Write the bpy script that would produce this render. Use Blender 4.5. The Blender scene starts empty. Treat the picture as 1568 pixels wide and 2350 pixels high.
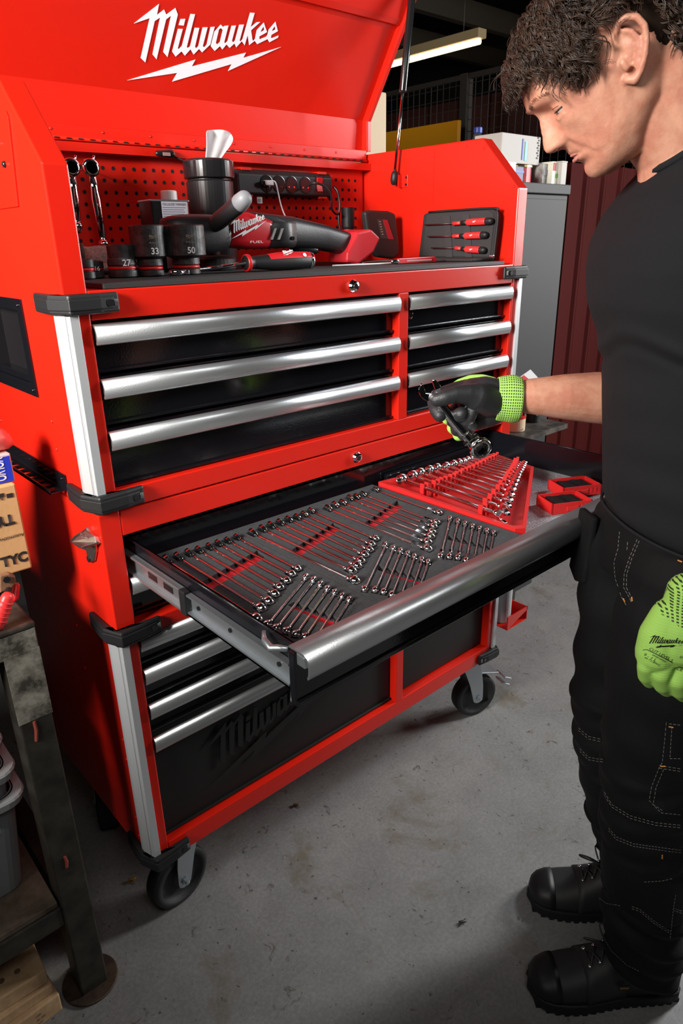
import bpy, bmesh, math, random
from mathutils import Vector, Matrix, noise
from mathutils.geometry import tessellate_polygon
from mathutils.bvhtree import BVHTree
SC=bpy.context.scene
COL=SC.collection
random.seed(7)
# ------------------------------------------------------------------ camera
CP=Vector((-0.40328561,-1.07575936,1.46681674))
CR=Vector((0.74554422,-0.66620563,-0.01827203)); CU=Vector((0.25760379,0.26277939,0.92983186)); CF=Vector((0.61465771,0.69793771,-0.36753075))
FPX=1581.3463
cam_d=bpy.data.cameras.new('camera'); cam=bpy.data.objects.new('camera',cam_d); COL.objects.link(cam)
M=Matrix((CR,CU,-CF)).transposed().to_4x4(); M.translation=CP; cam.matrix_world=M
cam_d.sensor_fit='VERTICAL'; cam_d.sensor_height=36; cam_d.sensor_width=24; cam_d.lens=FPX/2350*36
cam_d.clip_start=.05; cam_d.clip_end=60
cam_d.dof.use_dof=True; cam_d.dof.focus_distance=1.5; cam_d.dof.aperture_fstop=16
SC.camera=cam
# ------------------------------------------------------------------ world, lights, exposure
w=bpy.data.worlds.new('world'); SC.world=w; w.use_nodes=True
w.node_tree.nodes['Background'].inputs[0].default_value=(.55,.6,.7,1); w.node_tree.nodes['Background'].inputs[1].default_value=.025
def area(name,loc,tgt,size,sy,power,col=(1,1,1),spread=None):
    d=bpy.data.lights.new(name,'AREA'); d.shape='RECTANGLE'; d.size=size; d.size_y=sy; d.energy=power; d.color=col
    if spread: d.spread=math.radians(spread)
    o=bpy.data.objects.new(name,d); COL.objects.link(o); o.location=loc
    o.rotation_euler=(Vector(tgt)-Vector(loc)).to_track_quat('-Z','Y').to_euler(); return o
KEY=area('softbox_left',(-1.75,-.38,2.0),(.05,.15,1.62),.6,.6,29,(1,.96,.90),70)
area('softbox_behind_man',(4.3,-1.3,1.85),(.8,.0,.8),.7,1.2,118,(1,.985,.95))
area('rim_flash',(2.7,-.9,2.3),(.9,-.7,1.5),.3,.5,30,(.9,.95,1))
area('overhead_fill',(-.3,-1.5,2.5),(.5,-.2,.6),1.0,.6,8,(1,.99,.97))
SC.view_settings.view_transform='Standard'; SC.view_settings.look='None'; SC.view_settings.exposure=0; SC.view_settings.gamma=1
try: SC.view_settings.use_curve_mapping=False
except Exception: pass
# ------------------------------------------------------------------ helpers
V=Vector
def ray(px,py):
    return CF+CR*((px-784)/FPX)-CU*((py-1175)/FPX)
def at(px,py,ax,val):
    d=ray(px,py); t=(val-CP[ax])/d[ax]; return CP+d*t
ES=V((.7457,-.6663,0)); EN=V((.6663,.7457,0)); EZ=V((0,0,1))
def atg(px,py,g):
    d=ray(px,py); t=(g-CP.dot(EN))/d.dot(EN); return CP+d*t
def sg(s,g,z): return ES*s+EN*g+EZ*z
MATS={}
def mat(name,col,rough=.5,metal=0,bump=0,bscale=200,var=0,vscale=8,coat=0,emit=None,trans=0,col2=None,spec=.5,bdist=.001):
    if name in MATS: return MATS[name]
    m=bpy.data.materials.new(name); m.use_nodes=True; nt=m.node_tree; b=nt.nodes['Principled BSDF']
    b.inputs['Base Color'].default_value=(*col,1); b.inputs['Roughness'].default_value=rough; b.inputs['Metallic'].default_value=metal
    b.inputs['Coat Weight'].default_value=coat; b.inputs['Coat Roughness'].default_value=.08; b.inputs['Specular IOR Level'].default_value=spec
    b.inputs['Transmission Weight'].default_value=trans
    if emit: b.inputs['Emission Color'].default_value=(*emit[0],1); b.inputs['Emission Strength'].default_value=emit[1]
    tc=nt.nodes.new('ShaderNodeTexCoord')
    if bump:
        n=nt.nodes.new('ShaderNodeTexNoise'); n.inputs['Scale'].default_value=bscale; n.inputs['Detail'].default_value=3
        nt.links.new(tc.outputs['Object'],n.inputs['Vector'])
        bp=nt.nodes.new('ShaderNodeBump'); bp.inputs['Strength'].default_value=bump; bp.inputs['Distance'].default_value=bdist
        nt.links.new(n.outputs['Fac'],bp.inputs['Height']); nt.links.new(bp.outputs['Normal'],b.inputs['Normal'])
    if var:
        n=nt.nodes.new('ShaderNodeTexNoise'); n.inputs['Scale'].default_value=vscale; n.inputs['Detail'].default_value=6; n.inputs['Roughness'].default_value=.65
        nt.links.new(tc.outputs['Object'],n.inputs['Vector'])
        r=nt.nodes.new('ShaderNodeValToRGB'); r.color_ramp.elements[0].position=.40; r.color_ramp.elements[1].position=.62
        c2=col2 or tuple(c*(1-var) for c in col)
        r.color_ramp.elements[0].color=(*c2,1); r.color_ramp.elements[1].color=(*col,1)
        nt.links.new(n.outputs['Fac'],r.inputs['Fac']); nt.links.new(r.outputs['Color'],b.inputs['Base Color'])
    MATS[name]=m; return m
RED=mat('red_powder_coat',(.60,.013,.005),.27,0,.10,900,coat=0,spec=.4)
REDP=mat('red_plastic',(.75,.03,.03),.38,0,.1,300)
REDB=mat('red_rubber',(.6,.01,.012),.4)
BLK=mat('black_gloss_enamel',(.006,.006,.008),.12,0,.12,260,coat=.3)
BPL=mat('black_plastic',(.012,.012,.013),.48,0,.2,500,spec=.35)
BPG=mat('black_plastic_gloss',(.012,.012,.013),.2)
RUB=mat('black_rubber',(.015,.015,.016),.6,0,.3,400)
ALU=mat('brushed_aluminium',(.49,.51,.53),.33,.9,.12,400)
ALP=mat('anodised_post',(.55,.57,.59),.42,.5,.1,500)
CHR=mat('chrome',(.86,.86,.87),.08,1,.05,60)
ZNC=mat('zinc_plate',(.50,.54,.57),.30,.88,.2,90)
STL=mat('dark_steel',(.16,.14,.12),.5,.6,.4,60,var=.6,vscale=14,col2=(.05,.045,.04))
FOAM=mat('charcoal_foam',(.045,.046,.05),.85,0,.5,900,var=.4,vscale=300)
WHT=mat('white_paint',(.85,.85,.9),.4)
CARD=mat('cardboard',(.62,.37,.16),.75,0,.3,120,var=.2,vscale=5)
WOOD=mat('pine_wood',(.62,.42,.24),.7,0,.5,60,var=.35,vscale=10,col2=(.4,.25,.13))
PEN=mat('dark_mark',(.02,.018,.018),.6)
WTX=mat('white_print',(.8,.8,.8),.5)
def smooth(me,on=True):
    me.polygons.foreach_set('use_smooth',[on]*len(me.polygons))
OFF={}
def empty(name,loc,label=None,cat=None,group=None,kind=None,rot=0):
    o=bpy.data.objects.new(name,None); o.empty_display_size=.02; COL.objects.link(o); o.location=loc; o.rotation_euler=(0,0,rot)
    OFF[o.name]=V(loc); tag(o,label,cat,group,kind); return o
def tag(o,label=None,cat=None,group=None,kind=None):
    if label: o['label']=label
    if cat: o['category']=cat
    if group: o['group']=group
    if kind: o['kind']=kind
    return o
def link(name,me,m,parent=None,sm=False,local=False,label=None,kind=None,bevel=0,auto=True):
    me.name=name
    if m: me.materials.clear(); me.materials.append(m)
    o=bpy.data.objects.new(name,me); COL.objects.link(o)
    if parent:
        o.parent=parent; off=OFF.get(parent.name,V((0,0,0)))
        if not local: me.transform(Matrix.Translation(-off))
        OFF[o.name]=off
    else: OFF[o.name]=V((0,0,0))
    if sm: smooth(me)
    if bevel:
        b=o.modifiers.new('bevel','BEVEL'); b.width=bevel; b.segments=2; b.limit_method='ANGLE'; b.angle_limit=math.radians(35); b.harden_normals=False
    if label: o['label']=label
    if kind: o['kind']=kind
    return o
def frame(d):
    d=V(d).normalized(); a=V((0,0,1)) if abs(d.z)<.9 else V((1,0,0)); x=d.cross(a).normalized(); y=x.cross(d).normalized(); return x,y,d
class MB:
    def __init__(s): s.bm=bmesh.new()
    def quad(s,vs):
        return s.bm.faces.new([v if isinstance(v,bmesh.types.BMVert) else s.bm.verts.new(v) for v in vs])
    def box(s,x0,x1,y0,y1,z0,z1,M=None):
        c=[V((x,y,z)) for z in (z0,z1) for x,y in ((x0,y0),(x1,y0),(x1,y1),(x0,y1))]
        if M: c=[M@v for v in c]
        v=[s.bm.verts.new(p) for p in c]
        for f in ((3,2,1,0),(4,5,6,7),(0,1,5,4),(1,2,6,5),(2,3,7,6),(3,0,4,7)): s.bm.faces.new([v[i] for i in f])
        return s
    def loft(s,rings,cap=True,close=False):
        R=[[s.bm.verts.new(V(p)) for p in r] for r in rings]; n=len(R[0])
        pairs=list(zip(R,R[1:]))+([(R[-1],R[0])] if close else [])
        for a,b in pairs:
            for i in range(n):
                j=(i+1)%n; s.bm.faces.new((a[i],a[j],b[j],b[i]))
        if cap and not close:
            s.bm.faces.new(R[0][::-1]); s.bm.faces.new(R[-1])
        return s
    def prism(s,pts,ext):
        ext=V(ext); return s.loft([[V(p) for p in pts],[V(p)+ext for p in pts]])
    def tube(s,pts,r,n=8,cap=True,flat=None):
        pts=[V(p) for p in pts]; rs=r if isinstance(r,(list,tuple)) else [r]*len(pts)
        rings=[]; up=None
        for i,p in enumerate(pts):
            a=pts[max(0,i-1)]; b=pts[min(len(pts)-1,i+1)]; d=(b-a)
            if d.length<1e-9: d=V((0,0,1))
            d.normalize()
            if up is None: up=frame(d)[0]
            up=(up-d*up.dot(d)); up=up.normalized() if up.length>1e-6 else frame(d)[0]
            v=d.cross(up)
            rings.append([p+(up*math.cos(2*math.pi*k/n)+v*math.sin(2*math.pi*k/n))*rs[i] for k in range(n)])
        return s.loft(rings,cap)
    def lathe(s,prof,c,ax=(0,0,1),n=24):
        x,y,d=frame(ax); c=V(c)
        rings=[[c+d*z+(x*math.cos(2*math.pi*k/n)+y*math.sin(2*math.pi*k/n))*max(r,1e-5) for k in range(n)] for r,z in prof]
        return s.loft(rings,True)
    def sph(s,c,r,sx=(1,1,1),n=12,M=None):
        c=V(c); mm=Matrix.Translation(c)@(M or Matrix())@Matrix.Diagonal((sx[0]*r,sx[1]*r,sx[2]*r,1))
        bmesh.ops.create_uvsphere(s.bm,u_segments=n,v_segments=max(6,n//2),radius=1,matrix=mm); return s
    def capsule(s,a,b,ra,rb,n=12):
        a=V(a);b=V(b);d=b-a;L=d.length;dn=d/L if L>0 else V((0,0,1));pr=[]
        for i in range(0,5):
            t=-math.pi/2+math.pi/2*i/4; pr.append((ra*math.cos(t),ra*math.sin(t)))
        for i in range(1,5):
            t=math.pi/2*i/4; pr.append((rb*math.cos(t),L+rb*math.sin(t)))
        pr.insert(5,(rb,L)); return s.lathe(pr,a,dn,n)
    def chain(s,pts,rs,n=12):
        for i in range(len(pts)-1): s.capsule(pts[i],pts[i+1],rs[i],rs[i+1],n)
        return s
    def mesh(s):
        bmesh.ops.recalc_face_normals(s.bm,faces=s.bm.faces); me=bpy.data.meshes.new('m'); s.bm.to_mesh(me); s.bm.free(); return me
    def build(s,name,m,parent=None,**k): return link(name,s.mesh(),m,parent,**k)
def apply_mods(o):
    dg=bpy.context.evaluated_depsgraph_get(); me=bpy.data.meshes.new_from_object(o.evaluated_get(dg)); o.modifiers.clear(); o.data=me; return me
def remesh(me,voxel,sm_it=4,sm_f=.5):
    o=bpy.data.objects.new('tmp',me); COL.objects.link(o)
    r=o.modifiers.new('r','REMESH'); r.mode='VOXEL'; r.voxel_size=voxel
    if sm_it:
        k=o.modifiers.new('s','SMOOTH'); k.iterations=sm_it; k.factor=sm_f
    bpy.context.view_layer.update()
    m=apply_mods(o); bpy.data.objects.remove(o); smooth(m); return m
def boolean(o,cutter_me,op='DIFFERENCE',solver='EXACT'):
    c=bpy.data.objects.new('cut',cutter_me); COL.objects.link(c)
    b=o.modifiers.new('b','BOOLEAN'); b.object=c; b.operation=op; b.solver=solver
    try: b.use_self=True
    except Exception: pass
    bpy.context.view_layer.update(); mm=apply_mods(o); bpy.data.objects.remove(c); return mm
def tess(outer,holes,o,ux,uy,th):
    """flat sign polygons with holes -> solid mesh in plane (o,ux,uy), thickness th along the normal"""
    n=ux.cross(uy).normalized(); polys=[outer]+holes; flat=[p for q in polys for p in q]
    tris=tessellate_polygon([[V((p[0],p[1],0)) for p in q] for q in polys])
    N=len(flat); vs=[o+ux*p[0]+uy*p[1]+n*th for p in flat]+[o+ux*p[0]+uy*p[1] for p in flat]
    fs=[tuple(t) for t in tris]+[tuple(i+N for i in t[::-1]) for t in tris]; k=0
    for q in polys:
        m=len(q)
        for i in range(m): fs.append((k+i,k+(i+1)%m,k+(i+1)%m+N,k+i+N))
        k+=m
    return vs,fs
def logo(name,o,ux,uy,m,parent,th=.0004,local=False,bolt=True,label=None):
    """script-lettered maker's logo; ux = vector of its full width, uy = same length upwards"""
    vs=[];fs=[];ux=V(ux);uy=V(uy);o=V(o)
    for out,hs in ((LOGO['M'],[]),(LOGO['dot'],[]),(LOGO['ilw'],[]),(LOGO['auk'],[LOGO['h1'],LOGO['h2'],LOGO['h3']]))+(((LOGO['bolt'],[]),) if bolt else ()):
        a,b=tess(out,hs,o,ux,uy,th); k=len(vs); vs+=a; fs+=[tuple(i+k for i in f) for f in b]
    me=bpy.data.meshes.new('logo'); me.from_pydata(vs,[],fs); me.update()
    return link(name,me,m,parent,local=local,label=label)
def text(name,s,o,ux,uy,h,m,parent=None,th=.0003,align='LEFT',local=False,width=None,bold=0):
    cu=bpy.data.curves.new('t','FONT'); cu.body=s; cu.size=1; cu.align_x=align; cu.offset=bold
    t=bpy.data.objects.new('t',cu); COL.objects.link(t); bpy.context.view_layer.update()
    dg=bpy.context.evaluated_depsgraph_get(); me=bpy.data.meshes.new_from_object(t.evaluated_get(dg)); bpy.data.objects.remove(t)
    ux=V(ux).normalized(); uy=V(uy).normalized(); n=ux.cross(uy); o=V(o)
    k=h/.7; kx=k
    if width:
        xs=[v.co.x for v in me.vertices]; kx=width/(max(xs)-min(xs))
    for v in me.vertices: v.co=o+ux*v.co.x*kx+uy*v.co.y*k+n*th
    return link(name,me,m,parent,local=local)
def ordw(i): return ['first','second','third','fourth','fifth','sixth','seventh','eighth','ninth','tenth','eleventh','twelfth','thirteenth','fourteenth','fifteenth'][i]
def copy_tree(o,parent=None,rename=True):
    c=o.copy(); COL.objects.link(c)
    if parent: c.parent=parent
    for ch in list(o.children): copy_tree(ch,c)
    OFF[c.name]=OFF.get(o.name,V((0,0,0)))
    return c

LOGO={'M':[(-0.0027,0.2655),(0.128,0.3817),(0.1253,0.3277),(0.1627,0.3602),(0.1813,0.3387),(0.2293,0.3794),(0.2507,0.3506),(0.2293,0.1272),(0.1973,0.1501),(0.2107,0.3387),(0.184,0.3158),(0.1627,0.1058),(0.1333,0.1287),(0.1467,0.3195),(0.1173,0.2966),(0.096,0.0806),(0.064,0.0998),(0.0853,0.3062)],'dot':[(0.272,0.3314),(0.3013,0.3373),(0.2987,0.3025),(0.2667,0.3003)],'ilw':[(0.2667,0.281),(0.296,0.2847),(0.2853,0.1827),(0.2933,0.179),(0.3093,0.1982),(0.328,0.3661),(0.3573,0.3698),(0.3413,0.1982),(0.3493,0.1923),(0.3627,0.2041),(0.3707,0.3025),(0.4,0.3062),(0.3947,0.2078),(0.4027,0.1982),(0.416,0.2115),(0.4213,0.3121),(0.4533,0.318),(0.4453,0.2174),(0.456,0.2115),(0.4693,0.2271),(0.472,0.3217),(0.4987,0.3277),(0.4933,0.233),(0.448,0.1827),(0.424,0.1982),(0.3947,0.1634),(0.368,0.1886),(0.3387,0.1501),(0.312,0.1694),(0.28,0.1368),(0.2533,0.1598)],'auk':[(0.4987,0.2234),(0.504,0.3025),(0.536,0.3447),(0.5573,0.335),(0.56,0.341),(0.5893,0.3483),(0.584,0.2596),(0.592,0.2522),(0.6053,0.2677),(0.6107,0.3506),(0.64,0.3565),(0.6347,0.2737),(0.6453,0.2655),(0.656,0.2774),(0.6613,0.3639),(0.6933,0.3698),(0.688,0.2833),(0.696,0.2774),(0.7067,0.2929),(0.7173,0.4371),(0.7493,0.4408),(0.744,0.3639),(0.7787,0.3964),(0.8027,0.4009),(0.752,0.3483),(0.7787,0.2966),(0.7867,0.2966),(0.7947,0.3062),(0.792,0.3543),(0.8293,0.4023),(0.8693,0.3565),(0.8213,0.3254),(0.824,0.3158),(0.8293,0.3099),(0.872,0.3314),(0.8773,0.341),(0.8773,0.372),(0.912,0.4201),(0.9467,0.3735),(0.9067,0.3469),(0.9067,0.3328),(0.9147,0.3291),(0.96,0.3506),(0.96,0.3387),(0.904,0.304),(0.8853,0.3195),(0.8187,0.281),(0.7947,0.2966),(0.7627,0.2677),(0.736,0.3195),(0.7307,0.2618),(0.704,0.281),(0.6747,0.2426),(0.656,0.2618),(0.6293,0.233),(0.6027,0.2485),(0.5813,0.2174),(0.56,0.233),(0.5307,0.2019)],'h1':[(0.5413,0.3277),(0.5573,0.3195),(0.5547,0.2544),(0.5387,0.2389),(0.528,0.2463),(0.5307,0.3195)],'h2':[(0.8347,0.3831),(0.8453,0.3639),(0.824,0.3483),(0.824,0.3602)],'h3':[(0.9147,0.3964),(0.9253,0.3794),(0.904,0.3661),(0.904,0.3772)],'bolt':[(0.0,-0.0274),(0.4133,0.1383),(0.3973,0.0984),(0.752,0.2234),(0.7413,0.1923),(1.0,0.2907),(0.6533,0.1058),(0.6693,0.1479),(0.2853,0.0),(0.3093,0.0518)]}
# ------------------------------------------------------------------ dimensions of the tool chest
W=1.17;A=.0378;D=.555
z8,z7,z5,z4,z3,z2,z1,z0,zk,zt=.2439,.29,.8187,.9956,1.0436,1.079,1.3573,1.4015,1.5746,1.6927
SB=.1152;C1,C2=.7234,.7522;D1,D2=.7283,.7548
# ------------------------------------------------------------------ room shell
def floor_material():
    m=bpy.data.materials.new('painted_concrete'); m.use_nodes=True; nt=m.node_tree; b=nt.nodes['Principled BSDF']; L=nt.links.new
    tc=nt.nodes.new('ShaderNodeTexCoord')
    def nz(sc,det=6,ro=.6,dist=0):
        n=nt.nodes.new('ShaderNodeTexNoise'); n.inputs['Scale'].default_value=sc; n.inputs['Detail'].default_value=det; n.inputs['Roughness'].default_value=ro; n.inputs['Distortion'].default_value=dist
        L(tc.outputs['Object'],n.inputs['Vector']); return n
    def ramp(src,p0,p1,c0,c1):
        r=nt.nodes.new('ShaderNodeValToRGB'); r.color_ramp.elements[0].position=p0; r.color_ramp.elements[1].position=p1
        r.color_ramp.elements[0].color=(*c0,1); r.color_ramp.elements[1].color=(*c1,1); L(src,r.inputs['Fac']); return r
    def mix(f,a,c):
        x=nt.nodes.new('ShaderNodeMix'); x.data_type='RGBA'; L(f,x.inputs[0]); L(a,x.inputs[6])
        if isinstance(c,tuple): x.inputs[7].default_value=(*c,1)
        else: L(c,x.inputs[7])
        return x.outputs[2]
    base=ramp(nz(7).outputs['Fac'],.3,.72,(.165,.164,.162),(.245,.240,.232)).outputs[0]
    fine=ramp(nz(120,3,.7).outputs['Fac'],.42,.62,(.14,.14,.142),(.25,.247,.24)).outputs[0]
    x=nt.nodes.new('ShaderNodeMix'); x.data_type='RGBA'; x.inputs[0].default_value=.35; L(base,x.inputs[6]); L(fine,x.inputs[7]); c=x.outputs[2]
    c=mix(ramp(nz(4.2,8,.72,.6).outputs['Fac'],.56,.68,(0,0,0),(.75,.75,.75)).outputs[0],c,(.13,.105,.07))
    c=mix(ramp(nz(60,2,.5).outputs['Fac'],.68,.73,(0,0,0),(.75,.75,.75)).outputs[0],c,(.03,.028,.025))
    c=mix(ramp(nz(24,5,.7,1.0).outputs['Fac'],.62,.68,(0,0,0),(.8,.8,.8)).outputs[0],c,(.07,.06,.05))
    L(c,b.inputs['Base Color']); b.inputs['Roughness'].default_value=.42
    rr=ramp(nz(15).outputs['Fac'],.3,.7,(.36,.36,.36),(.6,.6,.6)); L(rr.outputs[0],b.inputs['Roughness'])
    bp=nt.nodes.new('ShaderNodeBump'); bp.inputs['Strength'].default_value=.35; bp.inputs['Distance'].default_value=.002; L(nz(45,6,.7).outputs['Fac'],bp.inputs['Height']); L(bp.outputs['Normal'],b.inputs['Normal'])
    return m
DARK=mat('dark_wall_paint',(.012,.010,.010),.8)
f=MB().box(-4,7,-4,7,-.1,0).build('floor',floor_material()); f['kind']='structure'
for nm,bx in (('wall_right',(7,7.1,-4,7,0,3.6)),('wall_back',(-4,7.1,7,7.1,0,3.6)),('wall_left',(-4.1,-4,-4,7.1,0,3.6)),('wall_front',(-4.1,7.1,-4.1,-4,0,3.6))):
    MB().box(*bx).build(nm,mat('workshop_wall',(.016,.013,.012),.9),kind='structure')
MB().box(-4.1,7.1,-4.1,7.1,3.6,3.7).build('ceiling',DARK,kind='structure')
for i,(y) in enumerate((1.3,1.93,2.6,3.3)):
    MB().box(-4,7,y,y+.06,2.86,3.0).build('trim_%d'%(i+1),mat('ceiling_purlin',(.028,.020,.011),.7),kind='structure')
# fluorescent tube lamp
a=at(900,147,2,2.6); b_=at(1105,90,2,2.6); yl0,yl1=b_.y,a.y+1.2; xl=.5*(a.x+b_.x)
t=empty('tube_lamp',(xl,yl0,2.6),'long lit fluorescent tube lamp hanging under the dark ceiling','lamp')
MB().box(xl-.04,xl+.04,yl0,yl1,2.61,2.66).build('lamp_housing',mat('lamp_white',(.40,.30,.16),.6),t,bevel=.004)
MB().tube([(xl,yl0+.02,2.595),(xl,yl1-.02,2.595)],.018,12).build('tube',mat('lamp_glow',(1,.9,.7),.5,emit=((1,.74,.40),4.5)),t)
for y in (yl0+.15,yl1-.15): MB().tube([(xl,y,2.66),(xl,y,3.6)],.003,6).build('hanger',STL,t)
# wire mesh cage on the right, far behind
X=3.6; t=empty('wire_mesh_partition',(X,1.9,0),'tall wire mesh cage partition with grey posts behind the tool chest','partition')
for y in (.9,2.18,3.46):
    MB().box(X-.03,X+.03,y-.03,y+.03,0,2.43).build('post',mat('cage_grey',(.035,.030,.027),.6,.2),t,bevel=.003)
MB().box(X-.015,X+.015,-.3,5.0,2.40,2.43).build('top_rail',MATS['cage_grey'],t); MB().box(X-.015,X+.015,-.3,5.0,.05,.08).build('bottom_rail',MATS['cage_grey'],t)
m=MB()
for i in range(100): m.box(X-.002,X+.002,-.28+i*.053,-.2765+i*.053,.08,2.4)
for i in range(34): m.box(X-.0035,X-.0005,-.3,5,.13+i*.068,.1335+i*.068)
m.build('mesh_wires',mat('cage_wire',(.045,.04,.037),.6,.3),t,kind='stuff')
# dark red curtain-like storage behind the cage
m=MB()
for i in range(16): m.box(4.6,4.64+.03*(i%2),.2+i*.32,.5+i*.32,2.08,2.5)
m.build('red_banner_sheet',mat('dark_red_sheet',(.035,.004,.003),.8)); tag(bpy.data.objects['red_banner_sheet'],'dark red ribbed sheet high behind the wire mesh','sheet')
# yellow machine panel
p0=at(870,300,0,3.3);p1=at(1052,275,0,3.3)
t=empty('yellow_panel',(3.3,p1.y,0),'yellow machine guard panel standing behind the open lid','panel')
MB().box(3.3,3.33,p1.y,p0.y+.6,0,p1.z).build('panel_board',mat('yellow_paint',(.62,.26,.004),.5),t,bevel=.003)
for y in (p1.y+.1,p0.y+.4): MB().box(3.33,3.38,y,y+.05,0,p1.z-.1).build('stiffener',MATS['yellow_paint'],t)
# cream cardboard box behind chest
c0=at(888,212,1,1.0); c1=at(888,352,1,1.0)
t=empty('cream_carton',(c0.x-.5,1.0,.9),'tall cream carton behind the hinge end of the lid','box')
CRM=mat('cream_card',(.78,.62,.42),.7)
MB().box(c0.x-.55,c0.x,1.0,1.4,1.42,c0.z).build('carton_body',CRM,t,bevel=.006)
MB().box(c0.x-.085,c0.x-.065,.996,1.0,c1.z+.15,c1.z+.20).build('carton_slot',mat('slot_grey',(.3,.3,.28),.6),t)
s_=empty('storage_rack',(c0.x-.3,1.2,0),'dark steel rack under the cream carton behind the chest','rack')
MB().box(c0.x-.7,c0.x+.05,.98,1.45,1.39,1.419).build('rack_shelf',STL,s_)
for x in (c0.x-.69,c0.x+.01):
    for y in (.99,1.41): MB().box(x,x+.03,y,y+.03,0,1.39).build('leg',STL,s_)
# grey steel cupboard
GREY=mat('grey_cupboard_paint',(.045,.047,.050),.6,0,.1,300,spec=.25)
gy=.45; g0=at(1170,415,1,gy); g1=at(1306,425,1,gy); gz=at(1250,421,1,gy).z
t=empty('steel_cupboard',(.5*(g0.x+g1.x),gy,0),'grey steel cupboard standing right of the tool chest','cupboard')
MB().box(g0.x,g1.x,gy,gy+.45,.0,gz-.035).build('cupboard_body',GREY,t,bevel=.004)
MB().box(g0.x-.005,g1.x+.004,gy-.008,gy+.455,gz-.033,gz).build('top_cap',GREY,t,bevel=.003)
MB().box(g0.x+.012,g1.x-.012,gy-.006,gy,.06,gz-.05).build('door',GREY,t,bevel=.002)
gcx=g0.x
# things on the cupboard, each at its own depth on the top
def stand(nm,px0,px1,pytop,y,dp,zb,m,lab,cat,par=None):
    a=at(px0,pytop,1,y);b=at(px1,pytop,1,y)
    t=empty(nm,((a.x+b.x)/2,y,zb),lab,cat)
    return t,a.x,b.x,.5*(a.z+b.z)
t,xa,xb,zz=stand('tool_tin',1185,1252,383,.50,.1,gz,None,'round black and red tin with a gold rim on the grey cupboard','tin')
cx=(xa+xb)/2;r_=.052
MB().lathe([(r_,0),(r_,zz-gz)],(cx,.56,gz),n=28).build('tin_body',mat('tin_print',(.03,.02,.03),.35,0,var=.9,vscale=14,col2=(.55,.02,.02)),t,sm=False)
MB().lathe([(r_+.003,0),(r_+.003,.006),(r_,.008)],(cx,.56,zz),n=28).build('tin_rim',mat('gold_rim',(.7,.55,.25),.3,1),t)
t,xa,xb,zz=stand('white_carton',1145,1245,312,.52,.1,gz,None,'white carton with a blue and teal printed end on the tin','box')
a=at(1196,312,1,.5);b=at(1245,312,1,.5);bz=at(1220,375,1,.5).z
OFFW=mat('off_white_card',(.42,.40,.37),.65,0,.1,50)
zc0=zz_tin=0
tin=bpy.data.objects['tin_rim']
ztin=gz+ (at(1215,383,1,.50).z-gz)+.008
MB().box(a.x-.10,b.x,.505,.62,ztin,at(1220,312,1,.505).z).build('carton_body',OFFW,t,bevel=.002)
cz0,cz1=ztin,at(1220,312,1,.505).z
MB().box(a.x+.018,a.x+.024,.503,.5045,cz0+.012,cz1-.012).build('blue_stripe',mat('blue_print',(.02,.05,.35),.5),t)
MB().box(a.x+.035,a.x+.048,.503,.5045,cz0+.01,cz1-.02).build('teal_print',mat('teal_ink',(.12,.42,.42),.5),t)
m=MB()
for i in range(9): m.box(b.x-.02+(i%2)*.006,b.x-.012+(i%2)*.004,.503,.5045,cz0+.02+i*.008,cz0+.025+i*.008)
m.build('print_lines',PEN,t)
def pack(nm,px0,px1,py,y,m,lab,cat='box',dpt=.07,top=True):
    a=at(px0,py,1,y);b=at(px1,py,1,y)
    t=empty(nm,((a.x+b.x)/2,y+dpt/2,gz),lab,cat); z_=a.z if top else gz+.08
    MB().box(a.x,b.x,y,y+dpt,gz+.0005,z_).build('pack_body',m,t,bevel=.0015); return t,a.x,b.x,z_
t,xa,xb,zz=pack('bulb_pack',1248,1272,375,.49,mat('grey_print',(.35,.34,.32),.5,var=.5,vscale=30),'small grey printed pack between the tin and the striped box')
MB().box(xa+.005,xb-.005,.4885,.49,gz+.03,zz-.02).build('pack_window',mat('dim_window',(.2,.2,.22),.3),t)
t,xa,xb,zz=pack('striped_box',1270,1290,370,.47,mat('pale_card',(.62,.6,.5),.6),'pale box with red stripes and a green round mark on the cupboard')
m=MB()
for i in range(4): m.box(xa+.004+i*.005,xa+.0065+i*.005,.4685,.47,zz-.03,zz-.004)
m.build('red_stripes',mat('dull_red',(.35,.03,.02),.5),t)
MB().lathe([(.008,0),(.008,.0012)],((xa+xb)/2,.4685,gz+.03),(0,1,0),16).build('green_mark',mat('green_ink',(.12,.35,.05),.5),t)
t,xa,xb,zz=pack('white_slim_box',1291,1303,372,.455,OFFW,'slim white box at the right end of the cupboard top')
MB().box(xa-.001,xb+.001,.4545,.5265,zz,zz+.004).build('lid_flap',OFFW,t)
t,xa,xb,zz=pack('blue_pack',1183,1203,381,.46,mat('navy_card',(.012,.02,.14),.5),'dark blue carton left of the tin on the cupboard')
MB().box(xa,xb,.4585,.46,zz-.02,zz-.012).build('band',mat('blue_print',(.02,.05,.35),.5),t)
t,xa,xb,zz=pack('white_tub',1160,1185,375,.44,mat('bright_white',(.85,.85,.84),.4),'bright white tub just behind the right chest panel','tub',.05)
MB().box(xa-.002,xb+.002,.439,.492,zz,zz+.006).build('tub_lid',MATS['bright_white'],t,bevel=.002)
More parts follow.
